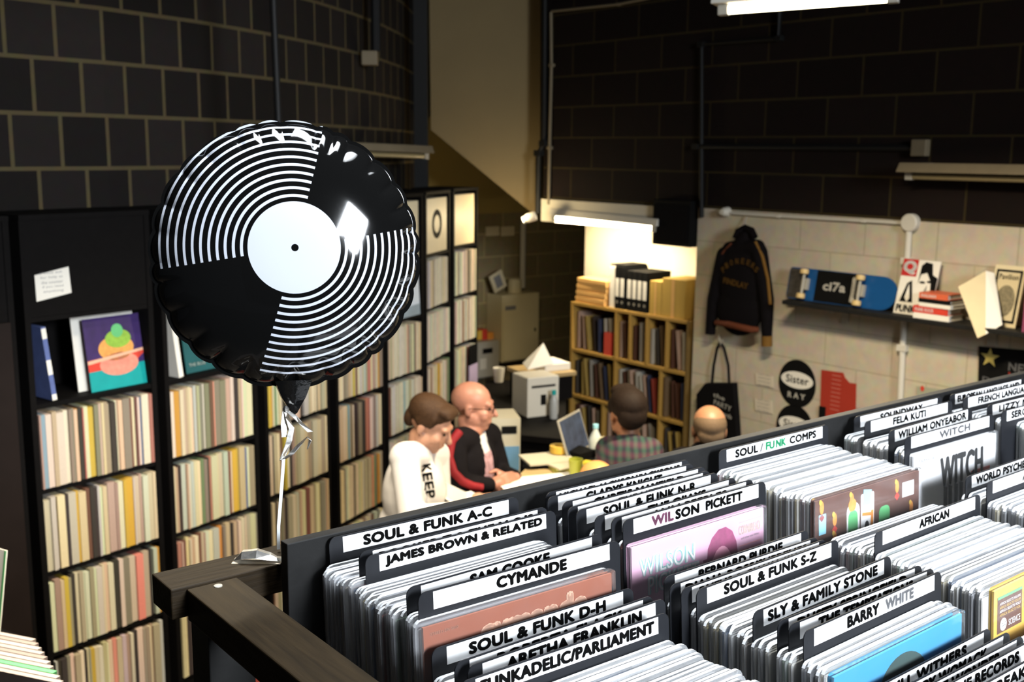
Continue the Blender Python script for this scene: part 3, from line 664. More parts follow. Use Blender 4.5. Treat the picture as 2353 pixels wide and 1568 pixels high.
t = album_face(M5, 0.04, w5 - .06, 'pale blue album with a tiny dark figure facing out beside the balloon', mat('pale_sky_print', (.62, .70, .80), .4, .5, noise=.2, nscale=3), 0.0, -3, .335)
flat(t, ell((w5 - .06) * .78, .19, .035, .010, 12), INKY, -.0003); flat(t, [(0, 0), (w5 - .06, 0), (w5 - .06, .07), (0, .055)], mat('sea_grey_print', (.25, .32, .38), .5, noise=.3, nscale=9), -.0003)
CUBE = mat('cream_cabinet', (.70, .60, .40), .5, .3, noise=.05, nscale=6)
for i, (M, wd, lab) in enumerate(((M5, w5, 'cream loudspeaker box on the bookcase top, nearest the balloon'), (M6, w6, 'cream loudspeaker box with a dark ring opening on the bookcase top'), (M7, w7, 'plain cream box at the corner end of the bookcase top'))):
    t = T('speaker_box', lab, 'speaker', M @ Tr(0.02, 0.01, LEV[5] + .0008), 'cream boxes on the bookcase tops')
    ww = wd - .04
    P(t, 'cabinet', MB().box(0, ww, 0, .30, 0, .365), CUBE, bev=.004)
    if i == 1:
        rg = MB().lathe([(.060, -.006), (.098, -.006), (.098, .0), (.060, .0), (.060, -.006)], 32, Tr(ww / 2, -.0012, .19) @ RX(90), caps=False); P(t, 'port_ring', rg, INK)

# low crate of upright records bottom left
pr0 = onz(65, 1474, 1.45); pr1 = onz(128, 1572, 1.45); ax_ = (pr1 - pr0); NLP = 10
dx_ = Vector((1, -.35, 0)).normalized(); MC = Matrix(((dx_.x, -dx_.y, 0, pr0.x), (dx_.y, dx_.x, 0, pr0.y), (0, 0, 1, 0), (0, 0, 0, 1)))
t = T('record_crate', 'low black crate of upright records at the bottom left corner', 'crate', MC)
iv_ = MC.inverted() @ pr1
P(t, 'side_board', MB().box(.03, .045, iv_.y - .1, .05, 0, 1.22), BLACKB); P(t, 'side_board', MB().box(-.36, -.345, iv_.y - .1, .05, 0, 1.22), BLACKB)
P(t, 'floor_board', MB().box(-.3445, .0295, iv_.y - .1, .05, 1.10, 1.13), BLACKB); P(t, 'back_board', MB().box(-.3445, .0295, .036, .05, 0, 1.22), BLACKB)
for i in range(NLP):
    q = MC.inverted() @ (pr0 + ax_ * (i / (NLP - 1)))
    S('upright_record', '%s record standing in the bottom left crate, %s from the back' % (('green' if i == 7 else 'pinkish white'), ORD[i]), 'record', MB().box(-.315, 0, -.007, .007, 0, .315),
      LEAF if i == 7 else mat('pinkish_card_%d' % (i % 3), ((.36, .30, .27), (.26, .21, .19), (.40, .35, .32))[i % 3], .6, noise=.1, nscale=20), MC @ Tr(q.x - iv_.x * i / (NLP - 1) * .0, q.y, 1.1315) @ RX(-3), 'records in the bottom left crate')
p = at(14, 1462, 3.3)
t = T('record_album', 'white album with a green edge cut by the left frame edge', 'record', Tr(p.x - .1, p.y, p.z - .03) @ RZ(-30) @ RX(-10))
P(t, 'jacket', MB().box(-.2, .113, 0, .004, 0, .31), PAPER); P(t, 'spine_print', MB().box(.105, .114, -.001, -.0002, .01, .31), LEAF)
S('low_rack', 'black rack under the white album at the left frame edge', 'rack', MB().box(-.33, .125, -.03, .12, 0, p.z - .034), BLACKB, Tr(p.x - .1, p.y, 0) @ RZ(-30))
# something red seen below the stand
p = at(537, 1545, 1.9)
t = T('record_album', 'red album with yellow edge seen through the gap under the stand rail', 'record', Tr(p.x, p.y, p.z - .27) @ RZ(38) @ RX(-6))
P(t, 'jacket', MB().box(-.02, .29, 0, .004, 0, .31), mat('bright_red_print', (.62, .09, .05), .5, noise=.1, nscale=9)); P(t, 'spine_print', MB().box(-.020, -.006, -.001, -.0002, 0, .27), AMBER)
S('floor_crate', 'black crate carrying the red album under the stand', 'crate', MB().box(-.1, .32, -.2, .10, .9505, p.z - .272), BLACKB, Tr(p.x, p.y, 0) @ RZ(38))

# ================================================================== BALLOON
bc = at(664, 588, 1.64); BR = 0.197
tocam = (Vector((0, 0, H)) - bc).normalized()
# face axis: close to the viewer, turned a little
fx = Vector((tocam.x + .10, tocam.y, tocam.z - .02)).normalized()
zz = Vector((0, 0, 1)); rx = zz.cross(fx).normalized(); uz = fx.cross(rx).normalized()
MBAL = Matrix(((rx.x, -fx.x, uz.x, bc.x), (rx.y, -fx.y, uz.y, bc.y), (rx.z, -fx.z, uz.z, bc.z), (0, 0, 0, 1)))
bt = T('foil_balloon', 'round black foil balloon printed like a vinyl record, floating above the stand', 'balloon', MBAL)
bm_ = bpy.data.materials.new('black_balloon_foil'); bm_.use_nodes = True; nt = bm_.node_tree; bs = nt.nodes['Principled BSDF']
def nd(t_, **k):
    n = nt.nodes.new(t_)
    for a, b in k.items(): setattr(n, a, b)
    return n
def mth(op, a, b=None, c=None):
    n = nd('ShaderNodeMath', operation=op)
    for i, v in enumerate((a, b, c)):
        if v is None: continue
        if isinstance(v, (int, float)): n.inputs[i].default_value = v
        else: nt.links.new(v, n.inputs[i])
    return n.outputs[0]
tc = nd('ShaderNodeTexCoord'); sx = nd('ShaderNodeSeparateXYZ'); nt.links.new(tc.outputs['Object'], sx.inputs[0])
X, Y, Zc = sx.outputs
zc = mth('SUBTRACT', Zc, 0.013); xc = mth('SUBTRACT', X, 0.003)
rr = mth('DIVIDE', mth('SQRT', mth('ADD', mth('MULTIPLY', xc, xc), mth('MULTIPLY', zc, zc))), BR)
ang = mth('ARCTAN2', zc, xc)
front = mth('LESS_THAN', Y, 0.0)
label = mth('MULTIPLY', mth('LESS_THAN', rr, 0.340), mth('GREATER_THAN', rr, 0.027))
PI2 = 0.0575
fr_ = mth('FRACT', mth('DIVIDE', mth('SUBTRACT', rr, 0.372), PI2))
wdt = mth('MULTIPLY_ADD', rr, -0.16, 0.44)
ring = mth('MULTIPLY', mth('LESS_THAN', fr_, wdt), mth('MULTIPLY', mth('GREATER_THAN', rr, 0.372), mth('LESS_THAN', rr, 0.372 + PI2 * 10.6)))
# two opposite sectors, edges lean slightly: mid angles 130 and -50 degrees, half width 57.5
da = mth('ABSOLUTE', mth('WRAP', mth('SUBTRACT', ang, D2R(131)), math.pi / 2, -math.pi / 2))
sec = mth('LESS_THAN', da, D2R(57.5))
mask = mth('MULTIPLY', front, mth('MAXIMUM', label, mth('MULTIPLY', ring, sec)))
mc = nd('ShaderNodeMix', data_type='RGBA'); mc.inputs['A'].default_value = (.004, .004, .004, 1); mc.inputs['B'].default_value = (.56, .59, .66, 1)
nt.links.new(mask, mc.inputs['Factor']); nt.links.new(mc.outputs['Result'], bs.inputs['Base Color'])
bs.inputs['Roughness'].default_value = 0.07; bs.inputs['Specular IOR Level'].default_value = 0.55; bs.inputs['Coat Weight'].default_value = 0.3; bs.inputs['Coat Roughness'].default_value = .04
def balloon_mesh():
    mb = MB(); NR, NA = 64, 360; T0 = 0.062
    rng = random.Random(3); folds = []
    a = 0
    while a < 2 * math.pi:
        folds.append(a); a += rng.uniform(.13, .30)
    folds[-1] = 2 * math.pi; amp = [rng.uniform(.5, 1.2) for _ in folds]
    def rim(th):
        for i in range(len(folds) - 1):
            if folds[i] <= th <= folds[i + 1]:
                t_ = (th - folds[i]) / (folds[i + 1] - folds[i]); return (abs(math.sin(math.pi * t_))) ** .6, i
        return 0, 0
    for side in (-1, 1):
        vs = []; fs = []
        for i in range(NR + 1):
            q = i / NR; q = 1 - (1 - q) ** 1.5
            for k in range(NA):
                th = 2 * math.pi * k / NA; sc_, fi = rim(th)
                R = BR * (1 - .026 * (1 - sc_) * q ** 10)
                prof = T0 * (max(0, 1 - q ** 2.5)) ** .62
                wr = max(0, (q - .80) / .20)
                pull = (1 - sc_) * amp[fi] * wr ** 1.3 * (1 - q) ** .35
                y = prof - .030 * pull
                vs.append((R * q * math.cos(th), side * y, R * q * math.sin(th)))
        for i in range(NR):
            for k in range(NA):
                k2 = (k + 1) % NA; fs.append((i * NA + k, i * NA + k2, (i + 1) * NA + k2, (i + 1) * NA + k))
        mb.add(vs, fs)
        # welded flange
    vs = []; fs = []
    for side in (-.0006, .0006):
        for e in (0, 1):
            for k in range(NA):
                th = 2 * math.pi * k / NA; sc_, fi = rim(th); R = BR * (1 - .026 * (1 - sc_)) + (e * .006 - .001)
                vs.append((R * math.cos(th), side, R * math.sin(th)))
    for k in range(NA):
        k2 = (k + 1) % NA; fs += [(k, k2, NA + k2, NA + k), (2 * NA + k, 3 * NA + k, 3 * NA + k2, 2 * NA + k2), (NA + k, NA + k2, 3 * NA + k2, 3 * NA + k)]
    mb.add(vs, fs); return mb
o = P(bt, 'foil_body', balloon_mesh(), bm_, sm=True); smooth(o, 60)
FOILK = mat('plain_black_foil', (.004, .004, .004), .09, .6, noise=.1, nscale=40, bump=.5)
nk = MB()
for s in (-1, 1):
    nk.add([(-.028, s * .012, -BR * .955), (0, s * .020, -BR * .95), (.028, s * .012, -BR * .955), (.018, s * .007, -BR - .018), (0, s * .012, -BR - .02), (-.018, s * .007, -BR - .018), (-.004, s * .003, -BR - .043), (.004, s * .003, -BR - .043), (0, s * .004, -BR - .045)],
           [(0, 1, 4, 5), (1, 2, 3, 4), (5, 4, 8, 6), (4, 3, 7, 8)])
nk.add([(-.030, 0, -BR * .95), (-.019, 0, -BR - .018), (-.0045, 0, -BR - .044), (-.028, .012, -BR * .955), (-.018, .007, -BR - .018), (-.004, .003, -BR - .043), (-.028, -.012, -BR * .955), (-.018, -.007, -BR - .018), (-.004, -.003, -BR - .043)], [(0, 1, 4, 3), (1, 2, 5, 4), (0, 6, 7, 1), (1, 7, 8, 2)])
nk.add([(.030, 0, -BR * .95), (.019, 0, -BR - .018), (.0045, 0, -BR - .044), (.028, .012, -BR * .955), (.018, .007, -BR - .018), (.004, .003, -BR - .043), (.028, -.012, -BR * .955), (.018, -.007, -BR - .018), (.004, -.003, -BR - .043)], [(0, 3, 4, 1), (1, 4, 5, 2), (0, 1, 7, 6), (1, 2, 8, 7)])
P(bt, 'neck', nk, FOILK, sm=True)
def ribbon(pts, wd, nrm):
    mb = MB(); n = len(pts); vs = []
    for i, (p, t_) in enumerate(pts):
        p = Vector(p); a = Vector((math.cos(t_), math.sin(t_), 0)) * wd / 2; e = Vector((-math.sin(t_), math.cos(t_), 0)) * .0003
        vs += [p - a - e, p + a - e, p + a + e, p - a + e]
    fs = []
    for i in range(n - 1):
        for k in range(4):
            k2 = (k + 1) % 4; fs.append((i * 4 + k, i * 4 + k2, i * 4 + 4 + k2, i * 4 + 4 + k))
    fs += [(0, 3, 2, 1), (4 * n - 4, 4 * n - 3, 4 * n - 2, 4 * n - 1)]
    return mb.add(vs, fs)
iv = MBAL.inverted()
def bl(px, py, d=1.64): return iv @ at(px, py, d)
rbs = [[(bl(657, 940), .2), (bl(660, 960), .9), (bl(670, 985), .4), (bl(664, 1015), .1), (bl(648, 1056), .5)], [(bl(661, 945), 1.0), (bl(674, 955), .4), (bl(690, 972), .8), (bl(713, 993), .3)],
       [(bl(648, 1058), .3), (bl(668, 1045), 0.1), (bl(690, 1020), .5), (bl(706, 1004), 1.2), (bl(713, 1012), 1.9), (bl(707, 1032), 1.2)], [(bl(655, 945), .5), (bl(652, 975), .2), (bl(654, 1005), 0)]]
for r_ in rbs: P(bt, 'curling_ribbon', ribbon(r_, .009, None), SILV)
P(bt, 'knot', MB().lathe([(.001, -.006), (.0045, -.003), (.005, .002), (.002, .006)], 10, Tr(*(bl(657, 942)))), SILV)
tie = onz(608, 1284, zt + .004)
st_ = [bl(652, 1050), bl(648, 1110), bl(644, 1160), bl(640, 1210)]
P(bt, 'ribbon_string', ribbon([(p, .1 + i * .05) for i, p in enumerate(st_)] + [(iv @ onz(640, 1263, zt + .003), .3)], .005, None), mat('pale_ribbon', (.62, .66, .68), .35, .5, noise=.1, nscale=60))
# foil weight on the rail
fw = MB(); L = [(-.036, 0), (-.022, .016), (0, .019), (.020, .012), (.036, .002)]
for i in range(len(L) - 1): pass
vs = []
for x, h_ in L:
    for y in (-.012, -.004, .004, .012): vs.append((x, y * (1 if abs(x) < .03 else .3), .0005 + h_ * (1 - (y / .014) ** 2 * .8)))
fs = [(i * 4 + k, i * 4 + 4 + k, i * 4 + 5 + k, i * 4 + 1 + k) for i in range(4) for k in range(3)]
fw.add(vs, fs); fw.add([(x, y, .0004) for x, h_ in L for y in (-.012, .012)], [(0, 1, 3, 2), (2, 3, 5, 4), (4, 5, 7, 6), (6, 7, 9, 8)])
q = MST.inverted() @ onz(592, 1281, zt + .006)
t = T('balloon_weight', 'crumpled silver foil ribbon end lying on the stand rail', 'ribbon', MST @ Tr(q.x, q.y, zt) @ RZ(-38))
P(t, 'foil_leaf', fw, SILV)
P(t, 'knot', MB().tube([(.030, 0, .005), (.042, -.010, .006), (.050, -.022, .004), (.058, -.030, .003)], [.003, .005, .0035, .002], 6), SILV)

# ================================================================== LAMPS
def batten(name, label, p0, p1, lit, drop=(0, 0, -1), power=0, col=(1, .84, .58), tubem=None, hang=0.0, wdt=.11, spread=150):
    """ceiling batten: tray, end caps, tube; an area lamp gives the tube's light"""
    p0 = Vector(p0); p1 = Vector(p1); d = (p1 - p0); L = d.length; d.normalize()
    zdir = Vector((0, 0, 1)); y = zdir.cross(d).normalized(); z = d.cross(y)
    M = Matrix(((d.x, y.x, z.x, p0.x), (d.y, y.y, z.y, p0.y), (d.z, y.z, z.z, p0.z), (0, 0, 0, 1)))
    t = T(name, label, 'light fitting', M, None)
    P(t, 'tray', MB().add([(0, -wdt / 2, .0), (0, -wdt * .3, .05), (0, wdt * .3, .05), (0, wdt / 2, 0), (L, -wdt / 2, .0), (L, -wdt * .3, .05), (L, wdt * .3, .05), (L, wdt / 2, 0)],
      [(0, 1, 2, 3), (7, 6, 5, 4), (0, 4, 5, 1), (1, 5, 6, 2), (2, 6, 7, 3), (3, 7, 4, 0)]), CONDW if lit else CONDD, bev=.004)
    P(t, 'tube', MB().tube([(.05, 0, -.022), (L - .05, 0, -.022)], .017, 12), tubem if lit else mat('unlit_tube', (.25, .20, .10), .35, .5, noise=.04), sm=True)
    for x in (.02, L - .06): P(t, 'end_cap', MB().box(x, x + .04, -.02, .02, -.042, -.0005), METG, bev=.003)
    if hang:
        for x in (.15, L - .15): P(t, 'hanger', MB().tube([(x, 0, .05), (x, 0, .05 + hang)], .006, 8), CONDK)
    if power:
        l = bpy.data.lights.new('tube_light', 'AREA'); l.shape = 'RECTANGLE'; l.size = L - .1; l.size_y = .04; l.energy = power; l.color = col; l.spread = D2R(spread)
        o = bpy.data.objects.new('tube_light', l); C.objects.link(o); o.parent = t; o.matrix_local = Tr(L / 2, 0, -.045)
    return t
batten('ceiling_batten', 'lit ceiling batten at the top of the picture, right of centre', at(1640, 12, 4.3), at(2080, -22, 4.0), True, power=105, tubem=TUBE2, hang=1.0)
# second batten, added out of view to light the bookcases
batten('ceiling_batten', 'added lit batten, out of view, lighting the bookcases', (-1.05, 2.3, 3.5), (-.25, 3.9, 3.5), True, power=92, col=(1, .88, .68), tubem=TUBE2, hang=.7, spread=104)
ta = MRW @ Vector((XC + .03, -.075, ZL - .20)); tb = MRW @ Vector((rwp(1512, 530)[0], -.075, ZL - .20))
batten('wall_batten', 'glowing warm tube batten along the cream lintel of the recess', at(1268, 494, (ta.y) * .985 + .05), at(1516, 520, tb.y * .985 + .05), True, power=20, tubem=TUBE, wdt=.07)
l = bpy.data.lights.new('recess_tube_light', 'AREA'); l.shape = 'RECTANGLE'; l.size = .9; l.size_y = .04; l.energy = 13; l.color = (1, .82, .52)
o = bpy.data.objects.new('recess_tube_light', l); C.objects.link(o); o.matrix_world = MRW @ Tr((XC + rwp(1512, 530)[0]) / 2, .10, 2.03) @ RX(30)
batten('wall_batten', 'dim unlit batten on the left block wall behind the balloon', at(800, 345, 6.9), at(985, 352, 7.6), False)
bq0 = MRW @ Vector((rwp(2110, 385)[0], -.14, rwp(2110, 395)[1]))
t = batten('wall_batten', 'unlit brown batten on the dark block wall at the right edge', bq0, MRW @ Vector((rwp(2110, 385)[0] + 1.3, -.14, rwp(2110, 395)[1])), False, wdt=.16)
P(t, 'bracket', MB().box(.05, .09, .03, .139, -.01, .05).box(1.1, 1.14, .03, .139, -.01, .05), METG)
x, z = rwp(2121, 340)
S('junction_box', 'small grey junction box on the dark wall above the right unlit batten', 'box', MB().box(-.045, .045, -.05, -.001, -.045, .045), CONDD, MRW @ Tr(x, 0, z), bev=.006)
p = at(850, 134, 7.0); 
t = T('cable_box', 'small white switch box with a black conduit on the upper left wall', 'box', Tr(-1.10 + .04, p.y - .25, 0) if False else Tr(p.x, p.y, p.z))
P(t, 'box_body', MB().box(-.05, .05, -.04, .04, -.045, .045), CONDD, bev=.006); P(t, 'conduit', MB().tube([(.04, .0, .045), (.04, .0, 1.3)], .030, 10), CONDK)
p = at(642, 290, 4.9)
t = T('hanging_cable', 'thick black cable hanging straight down above the balloon', 'cable', Tr(p.x, p.y, 0))
P(t, 'cable', MB().tube([(-.02, 0, 4.29), (-.012, 0, 3.2), (0, 0, p.z - .25)], .016, 10), CONDK, sm=True)
P(t, 'plug', MB().lathe([(.018, p.z - .33), (.026, p.z - .31), (.024, p.z - .25), (.015, p.z - .235)], 12), CONDK)
# conduits on the right wall
def conduit(lab, pts, r, m, off=.012):
    q = [(rwp(*a, off)[0], -off, rwp(*a, off)[1]) for a in pts]
    t = T('conduit', lab, 'pipe', MRW); P(t, 'pipe', MB().tube(q, r, 10), m, sm=True)
    for (x, y, z) in q[1:-1] or q[:1]: P(t, 'clip', MB().box(x - r * 1.6, x + r * 1.6, -off - r * 1.1, -.001, z - r, z + r), m, bev=.002)
    return t
conduit('pale conduit running down the dark wall corner beside the bulkhead', [(1266, 28), (1267, 150), (1263, 340), (1261, 470)], .012, CONDD, .02)
conduit('thin pale conduit climbing to the right along the dark upper wall', [(1268, 26), (1420, 10), (1500, -6)], .009, CONDD, .02)
conduit('thick black conduit beside the pale one at the wall corner', [(1252, -60), (1250, 330), (1238, 352), (1236, 490)], .022, CONDK, .03)
conduit('black cable trunking loop under the lit ceiling batten', [(1612, 500), (1612, 102), (1790, 88), (1792, 20)], .016, CONDK, .02)
conduit('long black pipe along the dark wall above the white paint', [(1600, 337), (2105, 340)], .018, CONDK, .02)
conduit('white conduit running down the white wall behind the wall shelf', [(2090, 512), (2084, 600), (2074, 800), (2064, 1010), (2060, 1100)], .018, CONDW, .02)
conduit('white conduit along the top edge of the white painted wall', [(1650, 488), (1790, 497), (1986, 508), (2088, 514)], .010, CONDW, .015)
t = T('junction_box', 'round white junction box where the conduits meet on the white wall', 'box', MRW @ Tr(*[(a, -.001, b) for a, b in [rwp(2092, 512, .02)]][0]))
P(t, 'box_body', MB().lathe([(.050, 0), (.050, .035), (.044, .042)], 20, RX(90)), CONDW, sm=True)
t = T('alarm_sounder', 'small cream sounder at the top left of the white wall', 'box', MRW @ Tr(*[(a, -.001, b) for a, b in [rwp(1668, 487, .02)]][0]))
P(t, 'box_body', MB().lathe([(.032, 0), (.028, .04), (.018, .06)], 16, RX(90)), CONDW, sm=True)

# ================================================================== RIGHT WALL DISPLAY
def wx(px, py, off=.02): a, b = rwp(px, py, off); return a, b
def wpoly(pts, off): return [rwp(px, py, off) for px, py in pts]
SHD = .21
sx0, sz0 = rwp(1797, 690, SHD); sx1 = sx0 + 2.6
t = T('wall_shelf', 'long thin black wall shelf on the white wall', 'shelf', MRW @ Tr(sx0, 0, sz0))
P(t, 'board', MB().box(0, sx1 - sx0, -SHD, -.001, -.024, 0), BLACKW, bev=.002)
for a in (.28, 1.18, 2.2): P(t, 'bracket', MB().box(a, a + .05, -.012, -.0015, -.12, -.0245).box(a + .015, a + .035, -.16, -.012, -.045, -.0245), METG)
def on_shelf(px): return rwp(px, 720, SHD * .75)[0]
# skateboard
BLUE = mat('bright_blue_lacquer', (.008, .075, .24), .3, .5, noise=.15, nscale=8)
xs0, xs1 = rwp(1800, 650, .13)[0], rwp(2050, 680, .13)[0]; L = xs1 - xs0; hh = .19
t = T('skateboard', 'blue and black skateboard standing on its edge on the wall shelf', 'skateboard', MRW @ Tr(xs0, -.10, sz0 + .0005) @ RX(-10))
pl_ = rrect(0, L, 0, hh, .028, 4)
right = [(L - .10 + .10 * math.sin(D2R(a)), hh / 2 - hh / 2 * math.cos(D2R(a))) for a in range(0, 181, 12)]
deck = [(0.015, 0.0)] + right + [(0.015, hh), (0, hh - .02), (0, .02)]
P(t, 'deck', MB().prism(deck, 0, .012), BLUE)
P(t, 'deck_graphic', MB().prism([(L * .27, .003), (L * .66, .003), (L * .66, hh - .003), (L * .27, hh - .003)], -.0009, -.0002), INK)
P(t, 'deck_graphic', MB().prism([(.004, .006), (L * .18, .004), (L * .18, hh - .004), (.004, hh - .006)], -.0009, -.0002), mat('speckled_print', (.05, .045, .04), .5, noise=.9, nscale=60))
lettering(t, 'ci7a', L * .34, L * .55, hh * .38, hh * .66, -.0014, PAPER, name='deck_lettering', bold=.12)
lettering(t, 'SKULL', L * .60, L * .64, hh * .1, hh * .9, -.0014, PAPER, name='deck_lettering', bold=.1)
for xw in (L * .185, L * .705):
    tr = P(t, 'truck', MB().box(xw - .02, xw + .02, -.03, -.0012, hh * .32, hh * .68).tube([(xw, -.04, .02), (xw, -.04, hh - .02)], .009, 8), METG, bev=.002)
    for zz in (.022, hh - .022): P(tr, 'wheel', MB().lathe([(.015, -.016), (.025, -.013), (.026, 0), (.025, .013), (.015, .016)], 18, Tr(xw, -.043, zz)), mat('cream_urethane', (.62, .45, .20), .45, .4, noise=.1), sm=True)
# music magazine with a red square
xm0, xm1 = rwp(2056, 715, .10)[0], rwp(2140, 720, .10)[0]; mw = xm1 - xm0; mh = .305
t = T('magazine', 'magazine with a red corner square and a black and white face on the wall shelf', 'magazine', MRW @ Tr(xm0, -.115, sz0 + .0005) @ RX(-14))
P(t, 'pages', MB().box(0, mw, 0, .006, 0, mh), PAPER)
flat(t, [(.0, mh * .69), (mw * .42, mh * .69), (mw * .42, mh), (0, mh)], mat('q_red_print', (.48, .02, .02), .5, .4, noise=.08), -.0004, 'logo_square')
lettering(t, 'Q', .006, mw * .39, mh * .72, mh * .97, -.0010, LABEL, name='logo_letter', bold=.14)
flat(t, [(mw * .5, mh * .56), (mw * .52, mh * .9), (mw * .62, mh * .97), (mw * .80, mh * .95), (mw * .86, mh * .75), (mw, mh * .7), (mw, mh * .32), (mw * .9, mh * .3), (mw * .84, mh * .62), (mw * .7, mh * .78), (mw * .55, mh * .74)], INK, -.0006, 'portrait_hair')
flat(t, [(.1 * mw, .22 * mh), (.46 * mw, .22 * mh), (.34 * mw, .62 * mh), (.22 * mw, .56 * mh)], INK, -.0006, 'portrait_shirt'); flat(t, [(.22 * mw, .3 * mh), (.30 * mw, .22 * mh), (.36 * mw, .3 * mh), (.28 * mw, .56 * mh)], PAPER, -.0009, 'portrait_collar')
flat(t, ell(mw * .62, mh * .60, .018, .007, 10), INK, -.0009, 'portrait_eye'); flat(t, ell(mw * .80, mh * .62, .014, .007, 10), INK, -.0009, 'portrait_eye'); flat(t, [(mw * .68, mh * .42), (mw * .78, mh * .40), (mw * .76, mh * .56)], mat('grey_ink', (.25, .23, .21), .6), -.0009, 'portrait_nose')
flat(t, ell(mw * .72, mh * .33, .022, .006, 10), INK, -.0009, 'portrait_mouth')
lettering(t, 'PUNK', .01, mw * .58, mh * .03, mh * .17, -.0012, INK, name='title', bold=.12)
# stack of books
bx0 = rwp(2102, 728, .16)[0]; bz = sz0 + .0006
for i, (th, cn, m, wd) in enumerate(((.030, 'white', PAPER, .205), (.036, 'red and white', REDP, .20), (.020, 'cream', PAPER, .185), (.022, 'black', INK, .18), (.030, 'orange red', mat('orange_red_print', (.62, .12, .05), .5, noise=.1), .165))):
    M = MRW @ Tr(bx0 + (.0 if i < 2 else .03) + random.uniform(0, .01), -.19, bz) @ RZ(random.uniform(-3, 3))
    t = T('book', '%s book lying flat, %s from the bottom of the shelf pile' % (cn, ORD[i]), 'book', M, 'books piled on the wall shelf')
    P(t, 'cover', MB().box(0, wd, 0, .14, 0, .003).box(0, wd, 0, .14, th - .003, th).box(0, wd, -.002, .003, 0, th), m)
    P(t, 'pages', MB().box(.004, wd - .004, .0032, .136, .0032, th - .0032), PAPER)
    if i in (1, 4): lettering(t, ['', 'PUNK ROCK', '', '', 'ENGLANDS'][i], .012, wd * .6, th * .25, th * .75, -.0026, LABEL, name='spine_lettering', bold=.1)
    bz += th + .0006
# open paper leaning outwards
q = [rwp(2197, 660, .22), rwp(2256, 624, .12), rwp(2262, 748, .24), rwp(2243, 758, .27)]
M = MRW
t = T('open_magazine', 'bent open cream magazine tipping forward off the wall shelf', 'magazine', MRW)
yo = [-.20, -.08, -.235, -.25]
pts = [(q[k][0], yo[k], q[k][1]) for k in range(4)]; pts[2] = (pts[2][0], -.22, sz0 - .03); pts[3] = (pts[3][0], -.25, sz0 - .05)
mid = [(pts[0][0] + .02, -.17, pts[0][2] + .01)]
P(t, 'pages', MB().add(pts + [(x, y + .004, z) for x, y, z in pts], [(0, 1, 2, 3), (7, 6, 5, 4), (0, 4, 5, 1), (1, 5, 6, 2), (2, 6, 7, 3), (3, 7, 4, 0)]), mat('aged_paper', (.68, .57, .36), .7, .2, noise=.1, nscale=9))
ai, ci = pts[1], pts[2]
P(t, 'back_cover', MB().add([ai, ci, (ci[0] + .05, -.16, ci[2] + .05), (ai[0] + .03, -.05, ai[2] - .01), (ai[0], ai[1] + .004, ai[2]), (ci[0], ci[1] + .004, ci[2]), (ci[0] + .05, -.156, ci[2] + .05), (ai[0] + .03, -.046, ai[2] - .01)], [(0, 1, 2, 3), (7, 6, 5, 4), (0, 4, 5, 1), (1, 5, 6, 2), (2, 6, 7, 3), (3, 7, 4, 0)]), PAPER)
# framed drawing and records leaning on the shelf
xf0, xf1 = rwp(2262, 750, .10)[0], rwp(2332, 758, .10)[0]; fw_ = xf1 - xf0; fh = .315
t = T('framed_drawing', 'cream illustrated sheet with a black border leaning on the wall shelf', 'picture', MRW @ Tr(xf0, -.10, sz0 + .0006) @ RX(-12))
P(t, 'sheet', MB().box(0, fw_, 0, .008, 0, fh), mat('cream_sheet', (.66, .57, .38), .6, .3, noise=.08, nscale=12))
for x0_, x1_, z0_, z1_ in ((.012, fw_ - .012, .02, .034), (.012, fw_ - .012, fh - .034, fh - .022), (.012, .024, .02, fh - .022), (fw_ - .024, fw_ - .012, .02, fh - .022)): flat(t, [(x0_, z0_), (x1_, z0_), (x1_, z1_), (x0_, z1_)], INK, -.0004, 'border')
flat(t, ell(fw_ / 2, fh * .42, fw_ * .32, fh * .26, 24), mat('sketch_print', (.22, .19, .12), .6, noise=.95, nscale=70), -.0005, 'drawing'); lettering(t, 'Stranglers'[:0] or 'Pavilion', .03, fw_ - .03, fh * .77, fh * .86, -.0008, INK, name='title', bold=.05)
for i in range(6):
    m = [mat('plum_spine', (.25, .05, .12), .5), PAPER, mat('teal_spine', (.10, .35, .36), .5), INKP, PAPER, mat('sky_spine', (.20, .45, .60), .5)][i]
    S('record_album', '%s record standing on the wall shelf at the right edge, %s of six' % (['plum', 'white', 'teal', 'dark plum', 'ivory', 'sky blue'][i], ORD[i]), 'record', MB().box(0, .012, -.18, -.03, 0, .31), m, MRW @ Tr(xf1 + .075 + i * .016, 0, sz0 + .0006) , 'records at the end of the wall shelf')
# posters and stickers on the wall
def plate(name, lab, cat, pts, m, off=.004, th=.003, group=None):
    q = wpoly(pts, off); cx_ = sum(a for a, b in q) / len(q); cz_ = sum(b for a, b in q) / len(q)
    t = T(name, lab, cat, MRW @ Tr(cx_, -off + .0005, cz_), group); P(t, 'sheet', MB().prism([(a - cx_, b - cz_) for a, b in q], -th, 0), m)
    return t, [(a - cx_, b - cz_) for a, b in q]
for (px, py, lab) in ((1831, 882, 'round black sticker with a white oval on the white wall, upper one'), (1825, 985, 'round black sticker with a white oval on the white wall, lower one')):
    a, b = rwp(px, py, .004); R = .115
    t = T('round_sticker', lab, 'sticker', MRW @ Tr(a, -.001, b), 'round shop stickers')
    P(t, 'disc', MB().prism(ell(0, 0, R * 1.20, R * 1.30, 40), -.003, 0), INK)
    flat(t, ell(0, .022, R * 1.04, R * .46, 36), PAPER, -.0034, 'oval'); lettering(t, 'Sister', -R * .72, R * .76, .000, .050, -.0042, INK, name='lettering', bold=.06)
    lettering(t, 'R A Y', -R * .56, R * .58, -.094, -.058, -.0036, PAPER, name='lettering', bold=.12)
